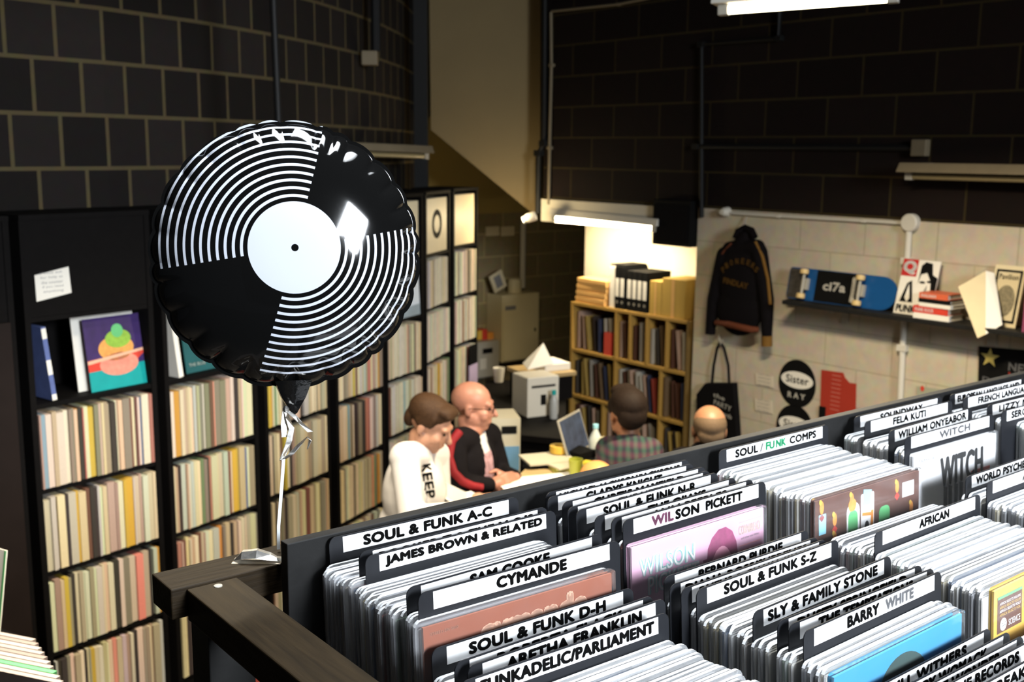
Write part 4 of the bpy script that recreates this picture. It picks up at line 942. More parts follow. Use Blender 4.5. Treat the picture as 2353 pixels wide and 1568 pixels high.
t, q = plate('poster', 'dark red poster with a torn top right corner on the white wall', 'poster', [(1888, 850), (1938, 857), (1942, 868), (1952, 880), (1968, 882), (1966, 972), (1884, 970)][::-1], mat('brick_red_print', (.36, .035, .02), .5, .3, noise=.12, nscale=7))
for i in range(9): flat(t, [(-.07, .08 - i * .026), (-.005, .08 - i * .026), (-.005, .084 - i * .026), (-.07, .084 - i * .026)], mat('rose_ink', (.55, .18, .14), .6), -.0034, 'small_print')
a, b = rwp(1887, 948, .02); S('wall_clip', 'small dark clip at the lower left of the red poster', 'clip', MB().box(-.022, .022, -.016, -.0045, -.035, .035), INK, MRW @ Tr(a, 0, b), bev=.003)
t, q = plate('poster', 'black concert poster with a gold star at the right edge of the wall', 'poster', [(2250, 796), (2440, 812), (2440, 960), (2246, 930)][::-1], INK)
GOLD = mat('gold_print', (.45, .36, .10), .5, .4, noise=.1)
a, b = rwp(2275, 822, .004); a -= sum(x for x, _ in []) ; m_ = t.matrix_world.inverted() @ (MRW @ Vector((a, 0, b)))
star = [(m_.x + (.055 if k % 2 == 0 else .022) * math.sin(k * math.pi / 5), m_.z + (.055 if k % 2 == 0 else .022) * math.cos(k * math.pi / 5)) for k in range(10)]
flat(t, star[::-1], GOLD, -.0034, 'star')
for s, px, py, wd, h_, mm in (('NEW YORK', 2318, 842, .34, .045, INKY), ('DAVID JOHNS', 2258, 872, .40, .036, INKY), ('LIVE', 2318, 858, .16, .014, REDP)):
    a, b = rwp(px, py, .004); m_ = t.matrix_world.inverted() @ (MRW @ Vector((a, 0, b))); lettering(t, s, m_.x, m_.x + wd, m_.z - h_ / 2, m_.z + h_ / 2, -.0038, mm, name='lettering', bold=.08)
for (pts, lab, n) in (([(1736, 858), (1776, 866), (1778, 892), (1738, 884)], 'small white typed notice left of the upper round sticker', 4), ([(1734, 916), (1774, 922), (1776, 952), (1736, 944)], 'small white typed notice left of the lower round sticker', 4),
                      ([(2108, 888), (2170, 896), (2170, 930), (2106, 922)], 'grey green postcard low on the white wall right of the conduit', 0)):
    t, q = plate('wall_notice', lab, 'notice', pts[::-1], mat('wall_tinted_paper', (.60, .53, .42), .7, .2, noise=.04) if n else mat('grey_green_card', (.34, .35, .26), .6, noise=.1, nscale=9))
    for i in range(n): lettering(t, ['open daily', 'records bought', 'and sold here', 'ask inside'][i], -.05, .045, .030 - i * .022, .042 - i * .022, -.0036, INKY, name='small_print', bold=0)
    if not n: flat(t, ell(-.05, .03, .012, .016, 12), REDP, -.0036, 'stamp')

# ================================================================== RECESS: pine pigeonhole shelf with its load
a0, zt0 = rwp(1312, 690, .0); a1, _ = rwp(1585, 712, .0); SW = a1 - a0; SHT = 1.47; SDP = .33
MS = MRW @ Tr(a0, .0, 0)
t = T('pigeonhole_shelf', 'pale pine pigeonhole shelf full of records under the glowing tube', 'shelf', MS)
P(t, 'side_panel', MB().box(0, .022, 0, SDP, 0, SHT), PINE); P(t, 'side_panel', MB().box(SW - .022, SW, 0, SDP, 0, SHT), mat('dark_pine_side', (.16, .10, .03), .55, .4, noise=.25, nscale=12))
P(t, 'back_panel', MB().box(.0225, SW - .0225, SDP - .012, SDP, 0, SHT), mat('brown_backboard', (.10, .045, .02), .7, .3, noise=.2, nscale=6))
SZ = [.03, .38, .735, 1.09]
for z in SZ + [SHT - .02]: P(t, 'shelf_board', MB().box(.0225, SW - .0225, .0005, SDP - .0125, z, z + .022), PINE)
DIVX = {3: (.40, .52, .66, .82), 2: (.40, .78), 1: (.30, .78), 0: (.4, .78)}
for r_, xs in DIVX.items():
    for fx_ in xs: P(t, 'divider_board', MB().box(SW * fx_, SW * fx_ + .016, .001, SDP - .013, SZ[r_] + .0225, (SZ + [SHT - .02])[r_ + 1] - .0005), PINE)
rng = random.Random(11)
DARKS = [((.05, .035, .03), 'black'), ((.12, .05, .03), 'maroon'), ((.05, .06, .12), 'navy'), ((.58, .54, .46), 'white'), ((.40, .36, .30), 'grey'), ((.20, .13, .07), 'brown'), ((.07, .06, .05), 'black'), ((.62, .42, .32), 'peach'), ((.36, .06, .04), 'red'), ((.52, .36, .10), 'amber')]
k = 0
for r_, lo, hi, n in ((3, .03, .38, 7), (3, .42, .50, 2), (3, .54, .64, 2), (3, .68, .80, 3), (3, .85, .97, 3), (2, .03, .38, 8), (2, .42, .76, 9), (2, .80, .97, 4), (1, .03, .28, 6), (1, .33, .76, 7), (1, .81, .97, 4), (0, .05, .38, 5), (0, .43, .76, 5)):
    if lo < .06: k = 0
    x = SW * lo + .006; step = (SW * (hi - lo) - .02) / n
    for i in range(n):
        col, cn = rng.choice(DARKS); th = min(step * .62, rng.uniform(.006, .020)); tl = rng.uniform(-9, -1) if i > 0 else 0
        hh = min(.285, rng.uniform(.25, .29)); h_ = hh * math.cos(D2R(tl))
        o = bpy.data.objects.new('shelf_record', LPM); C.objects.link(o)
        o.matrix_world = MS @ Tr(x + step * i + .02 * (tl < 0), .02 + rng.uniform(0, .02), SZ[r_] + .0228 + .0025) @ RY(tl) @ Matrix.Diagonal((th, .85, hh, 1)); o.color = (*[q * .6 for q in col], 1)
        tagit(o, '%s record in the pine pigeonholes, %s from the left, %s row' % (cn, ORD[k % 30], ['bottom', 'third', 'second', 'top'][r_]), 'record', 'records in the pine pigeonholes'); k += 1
S('red_carton', 'red and orange carton in the top left pigeonhole of the pine shelf', 'carton', MB().box(0, .07, 0, .08, 0, .17), mat('red_carton', (.5, .05, .03), .5, noise=.1), MS @ Tr(SW * .30, .012, SZ[3] + .0225))
# load on top: kraft boxes, ring binders, cardboard cartons
KRAFT = mat('kraft_card', (.55, .32, .11), .7, .2, noise=.12, nscale=10); TAN = mat('olive_carton_card', (.40, .26, .06), .7, .2, noise=.12, nscale=10)
zz = SHT + .0025
for i in range(4):
    h_ = .045 if i < 3 else .05
    t = T('flat_carton', 'flat brown mailer carton on the pine shelf top, %s from the bottom' % ORD[i], 'carton', MS @ Tr(.03 + i * .006, .02, zz) @ RZ(rng.uniform(-3, 3)), 'flat mailer cartons')
    P(t, 'carton', MB().box(0, .33, 0, .26, 0, h_), KRAFT, bev=.003); P(t, 'flap', MB().box(.0, .33, -.003, -.0005, h_ * .45, h_ * .98), KRAFT); zz += h_ + .001
wh = mat('white_binder', (.70, .67, .60), .5, .4, noise=.05)
t = T('white_binder', 'thick white binder standing beside the brown cartons', 'binder', MS @ Tr(.40, .02, SHT + .0025)); P(t, 'cover', MB().box(0, .055, 0, .24, 0, .30), wh, bev=.004)
for i in range(6):
    x = .462 + i * .052 + (.02 if i > 1 else 0)
    t = T('ring_binder', 'black binder with pale spine label on the pine shelf, %s of six' % ORD[i], 'binder', MS @ Tr(x, .015, SHT + .0025) @ RX(0), 'black ring binders')
    P(t, 'cover', MB().box(0, .047, 0, .24, 0, .29 if i > 1 else .31), INK, bev=.004); P(t, 'spine_label', MB().box(.006, .041, -.0014, -.0003, .09, .225), wh)
    P(t, 'finger_ring', MB().lathe([(.006, -.001), (.010, -.001), (.010, 0), (.006, 0), (.006, -.001)], 12, Tr(.0235, -.0006, .05) @ RX(90), caps=False), METG)
t = T('book_slab', 'black flat folder lying across the tops of the binders', 'folder', MS @ Tr(.41, .02, SHT + .3135)); P(t, 'cover', MB().box(0, .15, 0, .22, 0, .012), INK)
for i, (x, w_, h_) in enumerate(((.815, .115, .24), (.935, .21, .27))):
    if x + w_ > SW + .06: w_ = SW + .06 - x
    t = T('carton', '%s tan carton at the right end of the pine shelf top' % ['narrow', 'wide'][i], 'carton', MS @ Tr(x, .015, SHT + .0025), 'tan cartons on the pine shelf')
    P(t, 'carton', MB().box(0, w_, 0, .25, 0, h_), TAN, bev=.004); P(t, 'tape', MB().box(w_ * .42, w_ * .56, -.0012, -.0003, .0, h_), KRAFT)
# black loudspeaker on the corner of the opening
a, b = rwp(1512, 560, .0); a2, b2 = rwp(1603, 462, .0)
t = T('wall_loudspeaker', 'black loudspeaker box hung at the right end of the lintel', 'speaker', MRW @ Tr(a, 0, b)); P(t, 'cabinet', MB().box(0, a2 - a - .005, -.06, .25, 0, b2 - b), INK, bev=.004); P(t, 'grille', MB().box(.02, a2 - a - .025, -.066, -.0605, .03, b2 - b - .03), KNIT)

# ================================================================== BACK CORNER
MBW = Matrix(((BT.x, RD.x * -1, 0, BW0.x), (BT.y, RD.y * -1, 0, BW0.y), (0, 0, 1, 0), (0, 0, 0, 1)))   # x along the back wall, y into it
def bwp(px, py, off=.0):
    r = ray(px, py); p0 = BW0 + RD * off; o = Vector((0, 0, H)); q = o + r * ((p0 - o).dot(RD) / r.dot(RD)); l_ = MBW.inverted() @ q; return l_.x, l_.z
def bwbox(name, lab, cat, x0, y0, x1, y1, dp, m, off=0.0, bev=.004):
    a, b = bwp(x0, y1, dp + off); c_, d = bwp(x1, y0, dp + off)
    t = T(name, lab, cat, MBW @ Tr(a, -off - .001, b)); P(t, 'box_body', MB().box(0, c_ - a, -dp, 0, 0, d - b), m, bev=bev); return t, c_ - a, d - b
GREEN = mat('cream_green_enamel', (.64, .56, .35), .45, .4, noise=.06, nscale=5)
t, w_, h_ = bwbox('electrical_cabinet', 'large cream metal electrical cabinet on the back block wall', 'cabinet', 1153, 672, 1239, 834, .25, GREEN)
P(t, 'door', MB().box(.012, w_ - .012, -.262, -.2505, .012, h_ - .012), GREEN, bev=.003); P(t, 'lock', MB().box(w_ * .85, w_ * .89, -.268, -.2625, h_ * .42, h_ * .47), INK); P(t, 'warning_plate', MB().box(w_ * .06, w_ * .34, -.2645, -.2625, h_ * .78, h_ * .84), INKY)
P(t, 'cable_gland', MB().lathe([(.07, h_), (.07, h_ + .12), (.05, h_ + .14)], 12, Tr(w_ * .55, -.12, 0)), GREEN)
t, w_, h_ = bwbox('meter_box', 'smaller grey metal box left of the cream electrical cabinet', 'cabinet', 1090, 782, 1147, 872, .22, METG)
P(t, 'door', MB().box(.01, w_ - .01, -.231, -.2205, .01, h_ - .01), METG, bev=.003); P(t, 'label_plate', MB().box(w_ * .3, w_ * .7, -.2335, -.2315, h_ * .68, h_ * .82), INK)
P(t, 'sticker', MB().box(w_ * .2, w_ * .45, -.2335, -.2315, h_ * .25, h_ * .55), CONDW)
for i, (x0, y0, x1, y1, c_) in enumerate(((1096, 760, 1108, 782, YELP), (1108, 757, 1120, 782, REDP), (1121, 764, 1134, 782, AMBER))):
    bwbox('small_packet', '%s packet on top of the smaller grey box' % ['yellow', 'red', 'orange'][i], 'packet', x0, y0, x1, y1, .08, c_, .05, .002)
for i, x0 in enumerate((1117, 1152)): bwbox('wall_card', '%s white card on the back wall below the bulkhead' % ['left', 'right'][i], 'card', x0, 520, x0 + 30, 543, .012, mat('cream_card', (.62, .54, .36), .6, noise=.05), 0, .001)
q = [bwp(1206, 662, .1), bwp(1208, 505, .1)]
t = T('conduit', 'white conduit rising from the cream electrical cabinet', 'pipe', MBW); P(t, 'pipe', MB().tube([(q[0][0], -.06, q[0][1]), (q[1][0], -.06, q[1][1])], .030, 10), CONDW, sm=True)
t = T('spot_lamp', 'small white spotlight glowing at the tip of the bulkhead', 'light fitting', Tr(*at(1218, 500, 8.2))); P(t, 'lamp_body', MB().lathe([(.018, -.05), (.034, -.02), (.036, .04), (.02, .05)], 14, RY(70)), CONDW, sm=True); P(t, 'lamp_lens', MB().lathe([(.028, -.055), (.012, -.058)], 14, RY(70)), mat('lit_lens', (1, 1, 1), .4, emit=(1, .85, .55), estr=4), sm=True)
l = bpy.data.lights.new('spot_lamp_light', 'POINT'); l.energy = 11; l.color = (1, .80, .46); l.shadow_soft_size = .04
o = bpy.data.objects.new('spot_lamp_light', l); C.objects.link(o); o.parent = t; o.location = (-.10, -.02, -.01)
t = T('desk_fan', 'folded cream paper standing on top of the electrical cabinet', 'paper', MBW @ Tr(bwp(1140, 668, .15)[0], -.15, bwp(1140, 672, .15)[1]) @ RY(-24)); P(t, 'sheet', MB().box(-.02, .14, -.01, .01, 0, .18), mat('cream_card', (.62, .54, .36))); P(t, 'photo', MB().box(.02, .10, -.012, -.0105, .03, .15), INKY)

# ================================================================== COUNTER AND ITS CLUTTER
CT = 1.10
WOODC = mat('tan_counter_wood', (.42, .30, .14), .5, .4, noise=.2, nscale=9, stretch=(1, 6, 1))
cq = [onz(*p, CT) for p in ((1075, 1200), (1236, 1050), (1425, 1052), (1412, 1165))]
cc = sum(cq, Vector()) / 4
t = T('shop_counter', 'tan topped black shop counter behind the record stand', 'counter', Tr(cc.x, cc.y, 0))
P(t, 'counter_top', MB().slab([(p.x - cc.x, p.y - cc.y) for p in cq], CT - .04, CT), WOODC, bev=.004)
P(t, 'counter_base', MB().slab([((p.x - cc.x) * .9, (p.y - cc.y) * .9) for p in cq], 0, CT - .0405), BLACKW)
def on_ct(px, py, z=CT): return onz(px, py, z)
def item(name, lab, cat, px, py, z, rot=0, group=None):
    p = onz(px, py, z); return T(name, lab, cat, Tr(p.x, p.y, z + .0008) @ RZ(rot), group)
t = item('paper_sheet', 'large white paper sheets lying on the tan counter', 'paper', 1255, 1118, CT, 20); P(t, 'sheet', MB().box(-.20, .17, -.14, .16, 0, .004), PAPER); P(t, 'sheet', MB().box(-.12, .2, -.12, .12, .0042, .006, RZ(12)), PAPER)
for i, (px, py, m, lab, dx, dy, dz) in enumerate(((1258, 1066, INK, 'black flyer pile on the counter', .12, .09, .03), (1296, 1078, mat('olive_flyer', (.30, .28, .05), .6, noise=.2), 'olive flyer pile on the counter beside the green cup', .07, .06, .025), (1290, 1052, PAPER, 'white envelope pile at the far end of the counter', .11, .07, .02),
        (1330, 1056, INK, 'black case at the far edge of the counter near the screen', .06, .06, .05), (1352, 1075, mat('yellow_pad', (.60, .48, .04), .6), 'yellow pad on the counter behind the peach globe', .05, .04, .02))):
    t = item('flyer_pile' if i < 3 else ['', '', '', 'hard_case', 'note_pad'][i], lab, ['flyers', 'flyers', 'envelopes', 'case', 'pad'][i], px, py, CT, 15 * i)
    n = 3 if i < 3 else 1
    for k in range(n): P(t, 'sheet' if n > 1 else 'body', MB().box(-dx, dx, -dy, dy, k * dz / n + .0004 * k, (k + 1) * dz / n, RZ(k * 9)), m if k < 2 else mat('newsprint', (.50, .46, .35)))
t = item('tape_roll', 'yellow tape roll on top of the black flyers', 'tape', 1284, 1040, CT + .035, 0); P(t, 'roll', MB().lathe([(.022, 0), (.045, 0), (.045, .035), (.022, .035), (.022, 0)], 20, caps=False), YELP, sm=True)
t = item('cup', 'yellow green plastic cup on the tan counter', 'cup', 1322, 1096, CT); P(t, 'cup_body', MB().lathe([(.026, 0), (.034, .085), (.031, .085), (.024, .004)], 20), mat('lime_plastic', (.36, .38, .04), .35, .5, noise=.05), sm=True)
t = item('globe_lamp', 'peach coloured round globe standing on the counter behind the stand board', 'lamp', 1370, 1150, CT)
P(t, 'globe', MB().lathe([(.002, .0)] + [(.078 * math.sin(D2R(a)), .098 - .078 * math.cos(D2R(a))) for a in range(20, 180, 10)] + [(.001, .176)], 28), mat('peach_glass', (.62, .27, .09), .4, .4, noise=.05, nscale=4), sm=True); P(t, 'foot', MB().lathe([(.04, 0), (.04, .012), (.03, .02)], 20), INK)
t = item('bottle', 'clear water bottle with a pale blue cap on the counter', 'bottle', 1367, 1052, CT); P(t, 'bottle_body', MB().lathe([(.03, 0), (.032, .01), (.032, .10), (.012, .14), (.012, .15)], 18), mat('bottle_plastic', (.55, .60, .58), .2, .5, noise=.1), sm=True); P(t, 'cap', MB().lathe([(.014, .151), (.014, .17), (.0, .17)], 14), CYANP)
t = item('jug', 'cream jug with a handle at the right of the counter clutter', 'jug', 1392, 1062, CT); P(t, 'jug_body', MB().lathe([(.035, 0), (.048, .05), (.040, .10), (.034, .12), (.030, .12), (.036, .06), (.028, .01)], 20), mat('cream_ceramic', (.70, .64, .42), .3, .5, noise=.05), sm=True); P(t, 'handle', MB().tube([(.035, 0, .10), (.065, 0, .09), (.065, 0, .05), (.043, 0, .03)], .006, 8), mat('cream_ceramic', (.70, .64, .42)), sm=True)
t = item('laptop', 'open laptop with a bluish screen seen from the side on the counter', 'laptop', 1332, 1048, CT, 64); P(t, 'base', MB().box(-.14, .14, -.20, 0, 0, .014), INK, bev=.003)
lid = P(t, 'lid', MB().box(-.14, .14, 0, .008, 0, .20), METG, Tr(0, 0, .014) @ RX(-18), bev=.002); P(lid, 'screen', MB().box(-.13, .13, -.0012, -.0002, .012, .19), mat('bluish_screen', (.04, .06, .11), .25, .5, noise=.8, nscale=18))
# dark work bench behind the people, desk, printer
bq_ = [onz(*p, .86) for p in ((1090, 990), (1118, 872), (1300, 880), (1300, 1010))]; bcn = sum(bq_, Vector()) / 4
t = T('work_bench', 'black work bench in the back corner behind the men', 'bench', Tr(bcn.x, bcn.y, 0)); P(t, 'bench_top', MB().slab([(p.x - bcn.x, p.y - bcn.y) for p in bq_], .82, .86), BLACKB); P(t, 'bench_base', MB().slab([((p.x - bcn.x) * .94, (p.y - bcn.y) * .94) for p in bq_], 0, .8195), BLACKB)
t = item('cup', 'white paper cup on the black work bench', 'cup', 1146, 878, .86); P(t, 'cup_body', MB().lathe([(.032, 0), (.045, .11), (.042, .11), (.03, .004)], 18), PAPER, sm=True)
t = item('note_card', 'small white card lying on the black work bench', 'note', 1200, 914, .86, 10); P(t, 'card', MB().box(-.04, .04, -.03, .03, 0, .012), PAPER)
t = item('printer', 'white boxy printer on the black work bench beside the pine shelf', 'printer', 1248, 958, .86, 28)
P(t, 'printer_body', MB().box(-.12, .12, 0, .22, 0, .27), CONDW, bev=.008); P(t, 'paper_slot', MB().box(-.09, .09, -.003, -.0005, .20, .215), INK); P(t, 'label_print', MB().box(-.02, .02, -.003, -.0005, .08, .15), INK)
t = item('bottle', 'teal capped bottle in front of the white printer', 'bottle', 1272, 962, .86); P(t, 'bottle_body', MB().lathe([(.026, 0), (.028, .12), (.012, .16)], 16), mat('grey_bottle', (.35, .36, .36), .3), sm=True); P(t, 'cap', MB().lathe([(.015, .1605), (.015, .19), (0, .19)], 12), TEAL)
p = at(1250, 852, 7.75)
t = T('side_desk', 'tan topped side desk with papers left of the pine shelf', 'desk', Tr(p.x, p.y, 0) @ RZ(28)); P(t, 'desk_top', MB().box(-.17, .20, -.12, .25, p.z - .03, p.z), WOODC, bev=.003); P(t, 'desk_base', MB().box(-.15, .18, -.10, .23, .861, p.z - .0305), BLACKB)
t = T('paper_tray', 'white paper tray with curling sheets on the side desk', 'papers', Tr(p.x, p.y, p.z + .001) @ RZ(28)); P(t, 'tray', MB().box(-.02, .19, -.05, .2, 0, .05), PAPER, bev=.004); P(t, 'sheet', MB().add([(-.16, -.05, .03), (.03, -.08, .06), (.02, .05, .19), (-.13, .08, .05), (-.16, -.05, .027), (.03, -.08, .057), (.02, .05, .187), (-.13, .08, .047)], [(0, 1, 2, 3), (7, 6, 5, 4), (0, 4, 5, 1), (1, 5, 6, 2), (2, 6, 7, 3), (3, 7, 4, 0)]), PAPER)
p = at(1152, 1090, 5.75)
t = T('poster_box', 'pale newsprint covered box with a blue panel behind the bald man', 'box', Tr(p.x, p.y, 0) @ RZ(10)); P(t, 'box_body', MB().box(-.10, .10, 0, .22, 0, p.z + .30), mat('newsprint', (.50, .46, .35), .7, noise=.25, nscale=40)); P(t, 'blue_panel', MB().box(-.085, .095, -.004, -.0005, p.z + .02, p.z + .15), mat('blue_card', (.12, .26, .42), .6, noise=.2, nscale=9)); P(t, 'headline', MB().box(.0, .08, -.004, -.0005, p.z + .22, p.z + .26), INK)
t = T('lilac_album', 'lilac and black album leaning at the corner end of the bookcases', 'record', M7 @ Tr(.20, -.03, LEV[3] - .36) ); P(t, 'jacket', MB().box(0, .15, 0, .006, 0.0, .17), mat('lilac_print', (.42, .34, .50), .5, noise=.2, nscale=9)); P(t, 'dark_panel', MB().box(0, .15, 0, .006, .1705, .32), INK)

# ================================================================== PEOPLE
def capsule(bm, p0, p1, r0, r1, seg=14):
    p0 = Vector(p0); p1 = Vector(p1); d = p1 - p0; L = max(d.length, 1e-5); q = d.to_track_quat('Z', 'Y').to_matrix().to_4x4(); M = Matrix.Translation(p0) @ q
    prof = [(max(.0005, r0 * math.cos(D2R(a))), r0 * math.sin(D2R(a))) for a in range(-80, 1, 20)] + [(max(.0005, r1 * math.cos(D2R(a))), L + r1 * math.sin(D2R(a))) for a in range(0, 81, 20)]
    rows = [[bm.verts.new(M @ Vector((r * math.cos(2 * math.pi * k / seg), r * math.sin(2 * math.pi * k / seg), z))) for k in range(seg)] for r, z in prof]
    for a, b in zip(rows, rows[1:]):
        for k in range(seg): bm.faces.new((a[k], a[(k + 1) % seg], b[(k + 1) % seg], b[k]))
    bm.faces.new(list(reversed(rows[0]))); bm.faces.new(rows[-1])
def blob(name, prims, voxel, m, parent=None, sm_it=4, label=None, Mx=None):
    bm = bmesh.new()
    for p in prims:
        if p[0] == 'c': capsule(bm, *p[1:])
        else:
            R = p[3] if len(p) > 3 else Matrix.Identity(4)
            bmesh.ops.create_icosphere(bm, subdivisions=3, radius=1, matrix=Matrix.Translation(p[1]) @ R @ Matrix.Diagonal((*p[2], 1)))
    if Mx is not None: bm.transform(Mx)
    me = bpy.data.meshes.new(name); bm.to_mesh(me); bm.free()
    o = bpy.data.objects.new(name, me); C.objects.link(o)
    md = o.modifiers.new('r', 'REMESH'); md.mode = 'VOXEL'; md.voxel_size = voxel; md.use_smooth_shade = True
    if sm_it: s_ = o.modifiers.new('s', 'SMOOTH'); s_.factor = .5; s_.iterations = sm_it
    dg = bpy.context.evaluated_depsgraph_get(); dg.update(); nm = bpy.data.meshes.new_from_object(o.evaluated_get(dg)); nm.name = name
    bpy.data.objects.remove(o); bpy.data.meshes.remove(me)
    for pl in nm.polygons: pl.use_smooth = True
    nm.materials.clear(); nm.materials.append(m)
    o = bpy.data.objects.new(name, nm); link(o, parent)
    if label: o['label'] = label
    return o
def frame(o, az, tilt=0, roll=0):
    """head frame: x right, y forward (azimuth clockwise from +Y), z up; tilt = chin down"""
    return Matrix.Translation(o) @ RZ(-az) @ RX(-tilt) @ RY(roll)
def head_prims():
    return [('e', (0, -.014, .034), (.075, .094, .081)), ('e', (0, .034, -.034), (.058, .060, .078)), ('e', (0, .054, -.086), (.032, .030, .025)), ('c', (0, .088, .014), (0, .110, -.026), .008, .013), ('c', (-.034, .078, .024), (.034, .078, .024), .013, .013),
            ('e', (.036, .056, -.030), (.026, .030, .030)), ('e', (-.036, .056, -.030), (.026, .030, .030)), ('c', (-.018, .086, -.060), (.018, .086, -.060), .009, .009), ('e', (.074, -.010, -.008), (.008, .017, .029)), ('e', (-.074, -.010, -.008), (.008, .017, .029)),
            ('e', (.040, .014, -.052), (.028, .042, .040)), ('e', (-.040, .014, -.052), (.028, .042, .040))]
def xf(prims, M):
    out = []
    R = M.to_3x3().to_4x4()
    for p in prims:
        if p[0] == 'c': out.append(('c', M @ Vector(p[1]), M @ Vector(p[2]), p[3], p[4]))
        else: out.append(('e', M @ Vector(p[1]), p[2], R))
    return out
def hand(w_, f, side, palmdown, curl=.6, s=1.0):
    """palm plus five separate fingers; w_ wrist, f finger direction, side = thumb side, palmdown = palm normal"""
    f = Vector(f).normalized(); n = Vector(palmdown).normalized(); sd = f.cross(n).normalized() * side; w_ = Vector(w_); pr = []
    pr.append(('c', w_, w_ + f * .03 * s, .026 * s, .030 * s))
    for k, (o_, L) in enumerate(((.030, .072), (.010, .080), (-.010, .074), (-.029, .058))):
        b = w_ + f * .085 * s + sd * o_ * s; pr.append(('c', w_ + f * .02 * s + sd * o_ * .7 * s, b, .016 * s, .011 * s))
        d1 = (f + n * curl * .5).normalized(); d2 = (f + n * curl * 1.4).normalized(); m1 = b + d1 * L * .5 * s; pr.append(('c', b, m1, .0098 * s, .0090 * s)); pr.append(('c', m1, m1 + d2 * L * .5 * s, .0090 * s, .0075 * s))
    tb = w_ + f * .022 * s + sd * .028 * s; tm = tb + (f * .6 + sd * .8).normalized() * .042 * s; pr += [('c', tb, tm, .014 * s, .011 * s), ('c', tm, tm + (f * .95 + sd * .2 + n * .3).normalized() * .034 * s, .0105 * s, .008 * s)]
    return pr
def person(lab, hc, az, tilt, skin, sh, hip, arms, hands, hair=None, foot=None, cloth=(), headkw=None, roll=0, pants=None):
    """sh: (right, left) shoulder, hip: centre, arms: ((elbow,wrist) right, left)"""
    base = Vector((hip.x, hip.y, 0)); t = T('person', lab, 'person', Tr(*base)); iv = Tr(*(-base))
    HM = frame(hc, az, tilt, roll); nb = (sh[0] + sh[1]) / 2 + Vector((0, 0, .045)); hl = HM @ Vector((0, -.018, -.07))
    pr = xf(head_prims(), HM) + [('c', hl, nb, .048, .056)]
    side = (sh[0] - sh[1]).normalized(); pr += [('c', sh[0], sh[1], .055, .055)]
    mid = (sh[0] + sh[1]) / 2; ch = mid.lerp(hip, .35); RM = Matrix.Identity(4)
    yaw = math.atan2(side.y, side.x); R = Matrix.Rotation(yaw, 4, 'Z')
    pr += [('e', ch, (.155, .105, .20), R), ('e', mid.lerp(hip, .7), (.140, .10, .17), R), ('e', hip, (.155, .11, .12), R)]
    for i in (0, 1):
        e, w_ = arms[i]; pr += [('c', sh[i], e, .045, .036), ('c', e, w_, .036, .025)]
        hx = hip + side * (.085 if i == 0 else -.085); kn = Vector((hx.x, hx.y, hip.z * .52)); ft = Vector((hx.x, hx.y, .07)); fw_ = Vector((math.sin(D2R(az)), math.cos(D2R(az)), 0))
        pr += [('c', hx, kn, .078, .055), ('c', kn, ft, .052, .036), ('c', ft - Vector((0, 0, .03)), ft + fw_ * .15 - Vector((0, 0, .035)), .036, .030)]
    for h_ in hands: pr += h_
    body = blob('body', pr, .0065, skin, t, 3, Mx=iv)
    EY = mat('dark_eye', (.02, .015, .012), .2, .6)
    for s_ in (-1, 1): P(t, 'eye', MB().lathe([(.001, -.006), (.005, -.004), (.006, 0), (.005, .004), (.001, .006)], 10, iv @ HM @ Tr(s_ * .031, .084, .006)), EY, sm=True)
    if pants:
        pp = [('e', hip, (.168, .122, .13), R)]
        for i in (0, 1):
            hx = hip + side * (.085 if i == 0 else -.085); kn = Vector((hx.x, hx.y, hip.z * .52)); ft = Vector((hx.x, hx.y, .11)); pp += [('c', hx, kn, .088, .068), ('c', kn, ft, .066, .055)]
        blob('trousers', pp, .012, pants, t, 3, Mx=iv)
        fw_ = Vector((math.sin(D2R(az)), math.cos(D2R(az)), 0))
        for i in (0, 1):
            hx = hip + side * (.085 if i == 0 else -.085); ft = Vector((hx.x, hx.y, .045)); blob('shoe', [('c', ft - fw_ * .05, ft + fw_ * .16, .044, .040)], .010, INK, t, 2, Mx=iv)
    return t, iv, HM, R, mid, side
def top_prims(sh, hip, arms, R, k=1.0, cuff=.030, wr=1.0):
    mid = (sh[0] + sh[1]) / 2; pr = [('c', sh[0], sh[1], .064 * k, .064 * k), ('e', mid.lerp(hip, .33), (.170 * k, .122 * k, .21), R), ('e', mid.lerp(hip, .68), (.158 * k, .122 * k, .18), R), ('e', hip + Vector((0, 0, .03)), (.165 * k, .125 * k, .10), R)]
    for i in (0, 1):
        e, w_ = arms[i]; pr += [('c', sh[i], e, .060 * k, .052 * k), ('c', e, e.lerp(w_, wr), .051 * k, cuff + .008)]
    return pr
SK1 = mat('pale_skin', (.42, .215, .135), .5, .4, noise=.08, nscale=30); SK2 = mat('ruddy_skin', (.37, .165, .11), .45, .4, noise=.10, nscale=24); SK3 = mat('tan_skin', (.32, .15, .08), .5, .4, noise=.08, nscale=30)
HAIRB = mat('brown_hair', (.040, .019, .008), .65, .15, noise=.6, nscale=120, bump=.8); HAIRD = mat('dark_brown_hair', (.014, .008, .005), .7, .12, noise=.5, nscale=120, bump=.8); STUB = mat('cropped_grey_hair', (.13, .085, .05), .7, .2, noise=.25, nscale=140)
WHT = mat('white_sweatshirt_cloth', (.60, .57, .54), .9, .2, noise=.05, nscale=18, bump=.3); BLKJ = mat('black_jacket_cloth', (.006, .005, .006), .85, .08, noise=.3, nscale=40); REDS = mat('dark_red_stripe', (.20, .006, .010), .7, .3, noise=.1); JEAN = mat('dark_jeans', (.03, .035, .05), .9, .2, noise=.2, nscale=60)

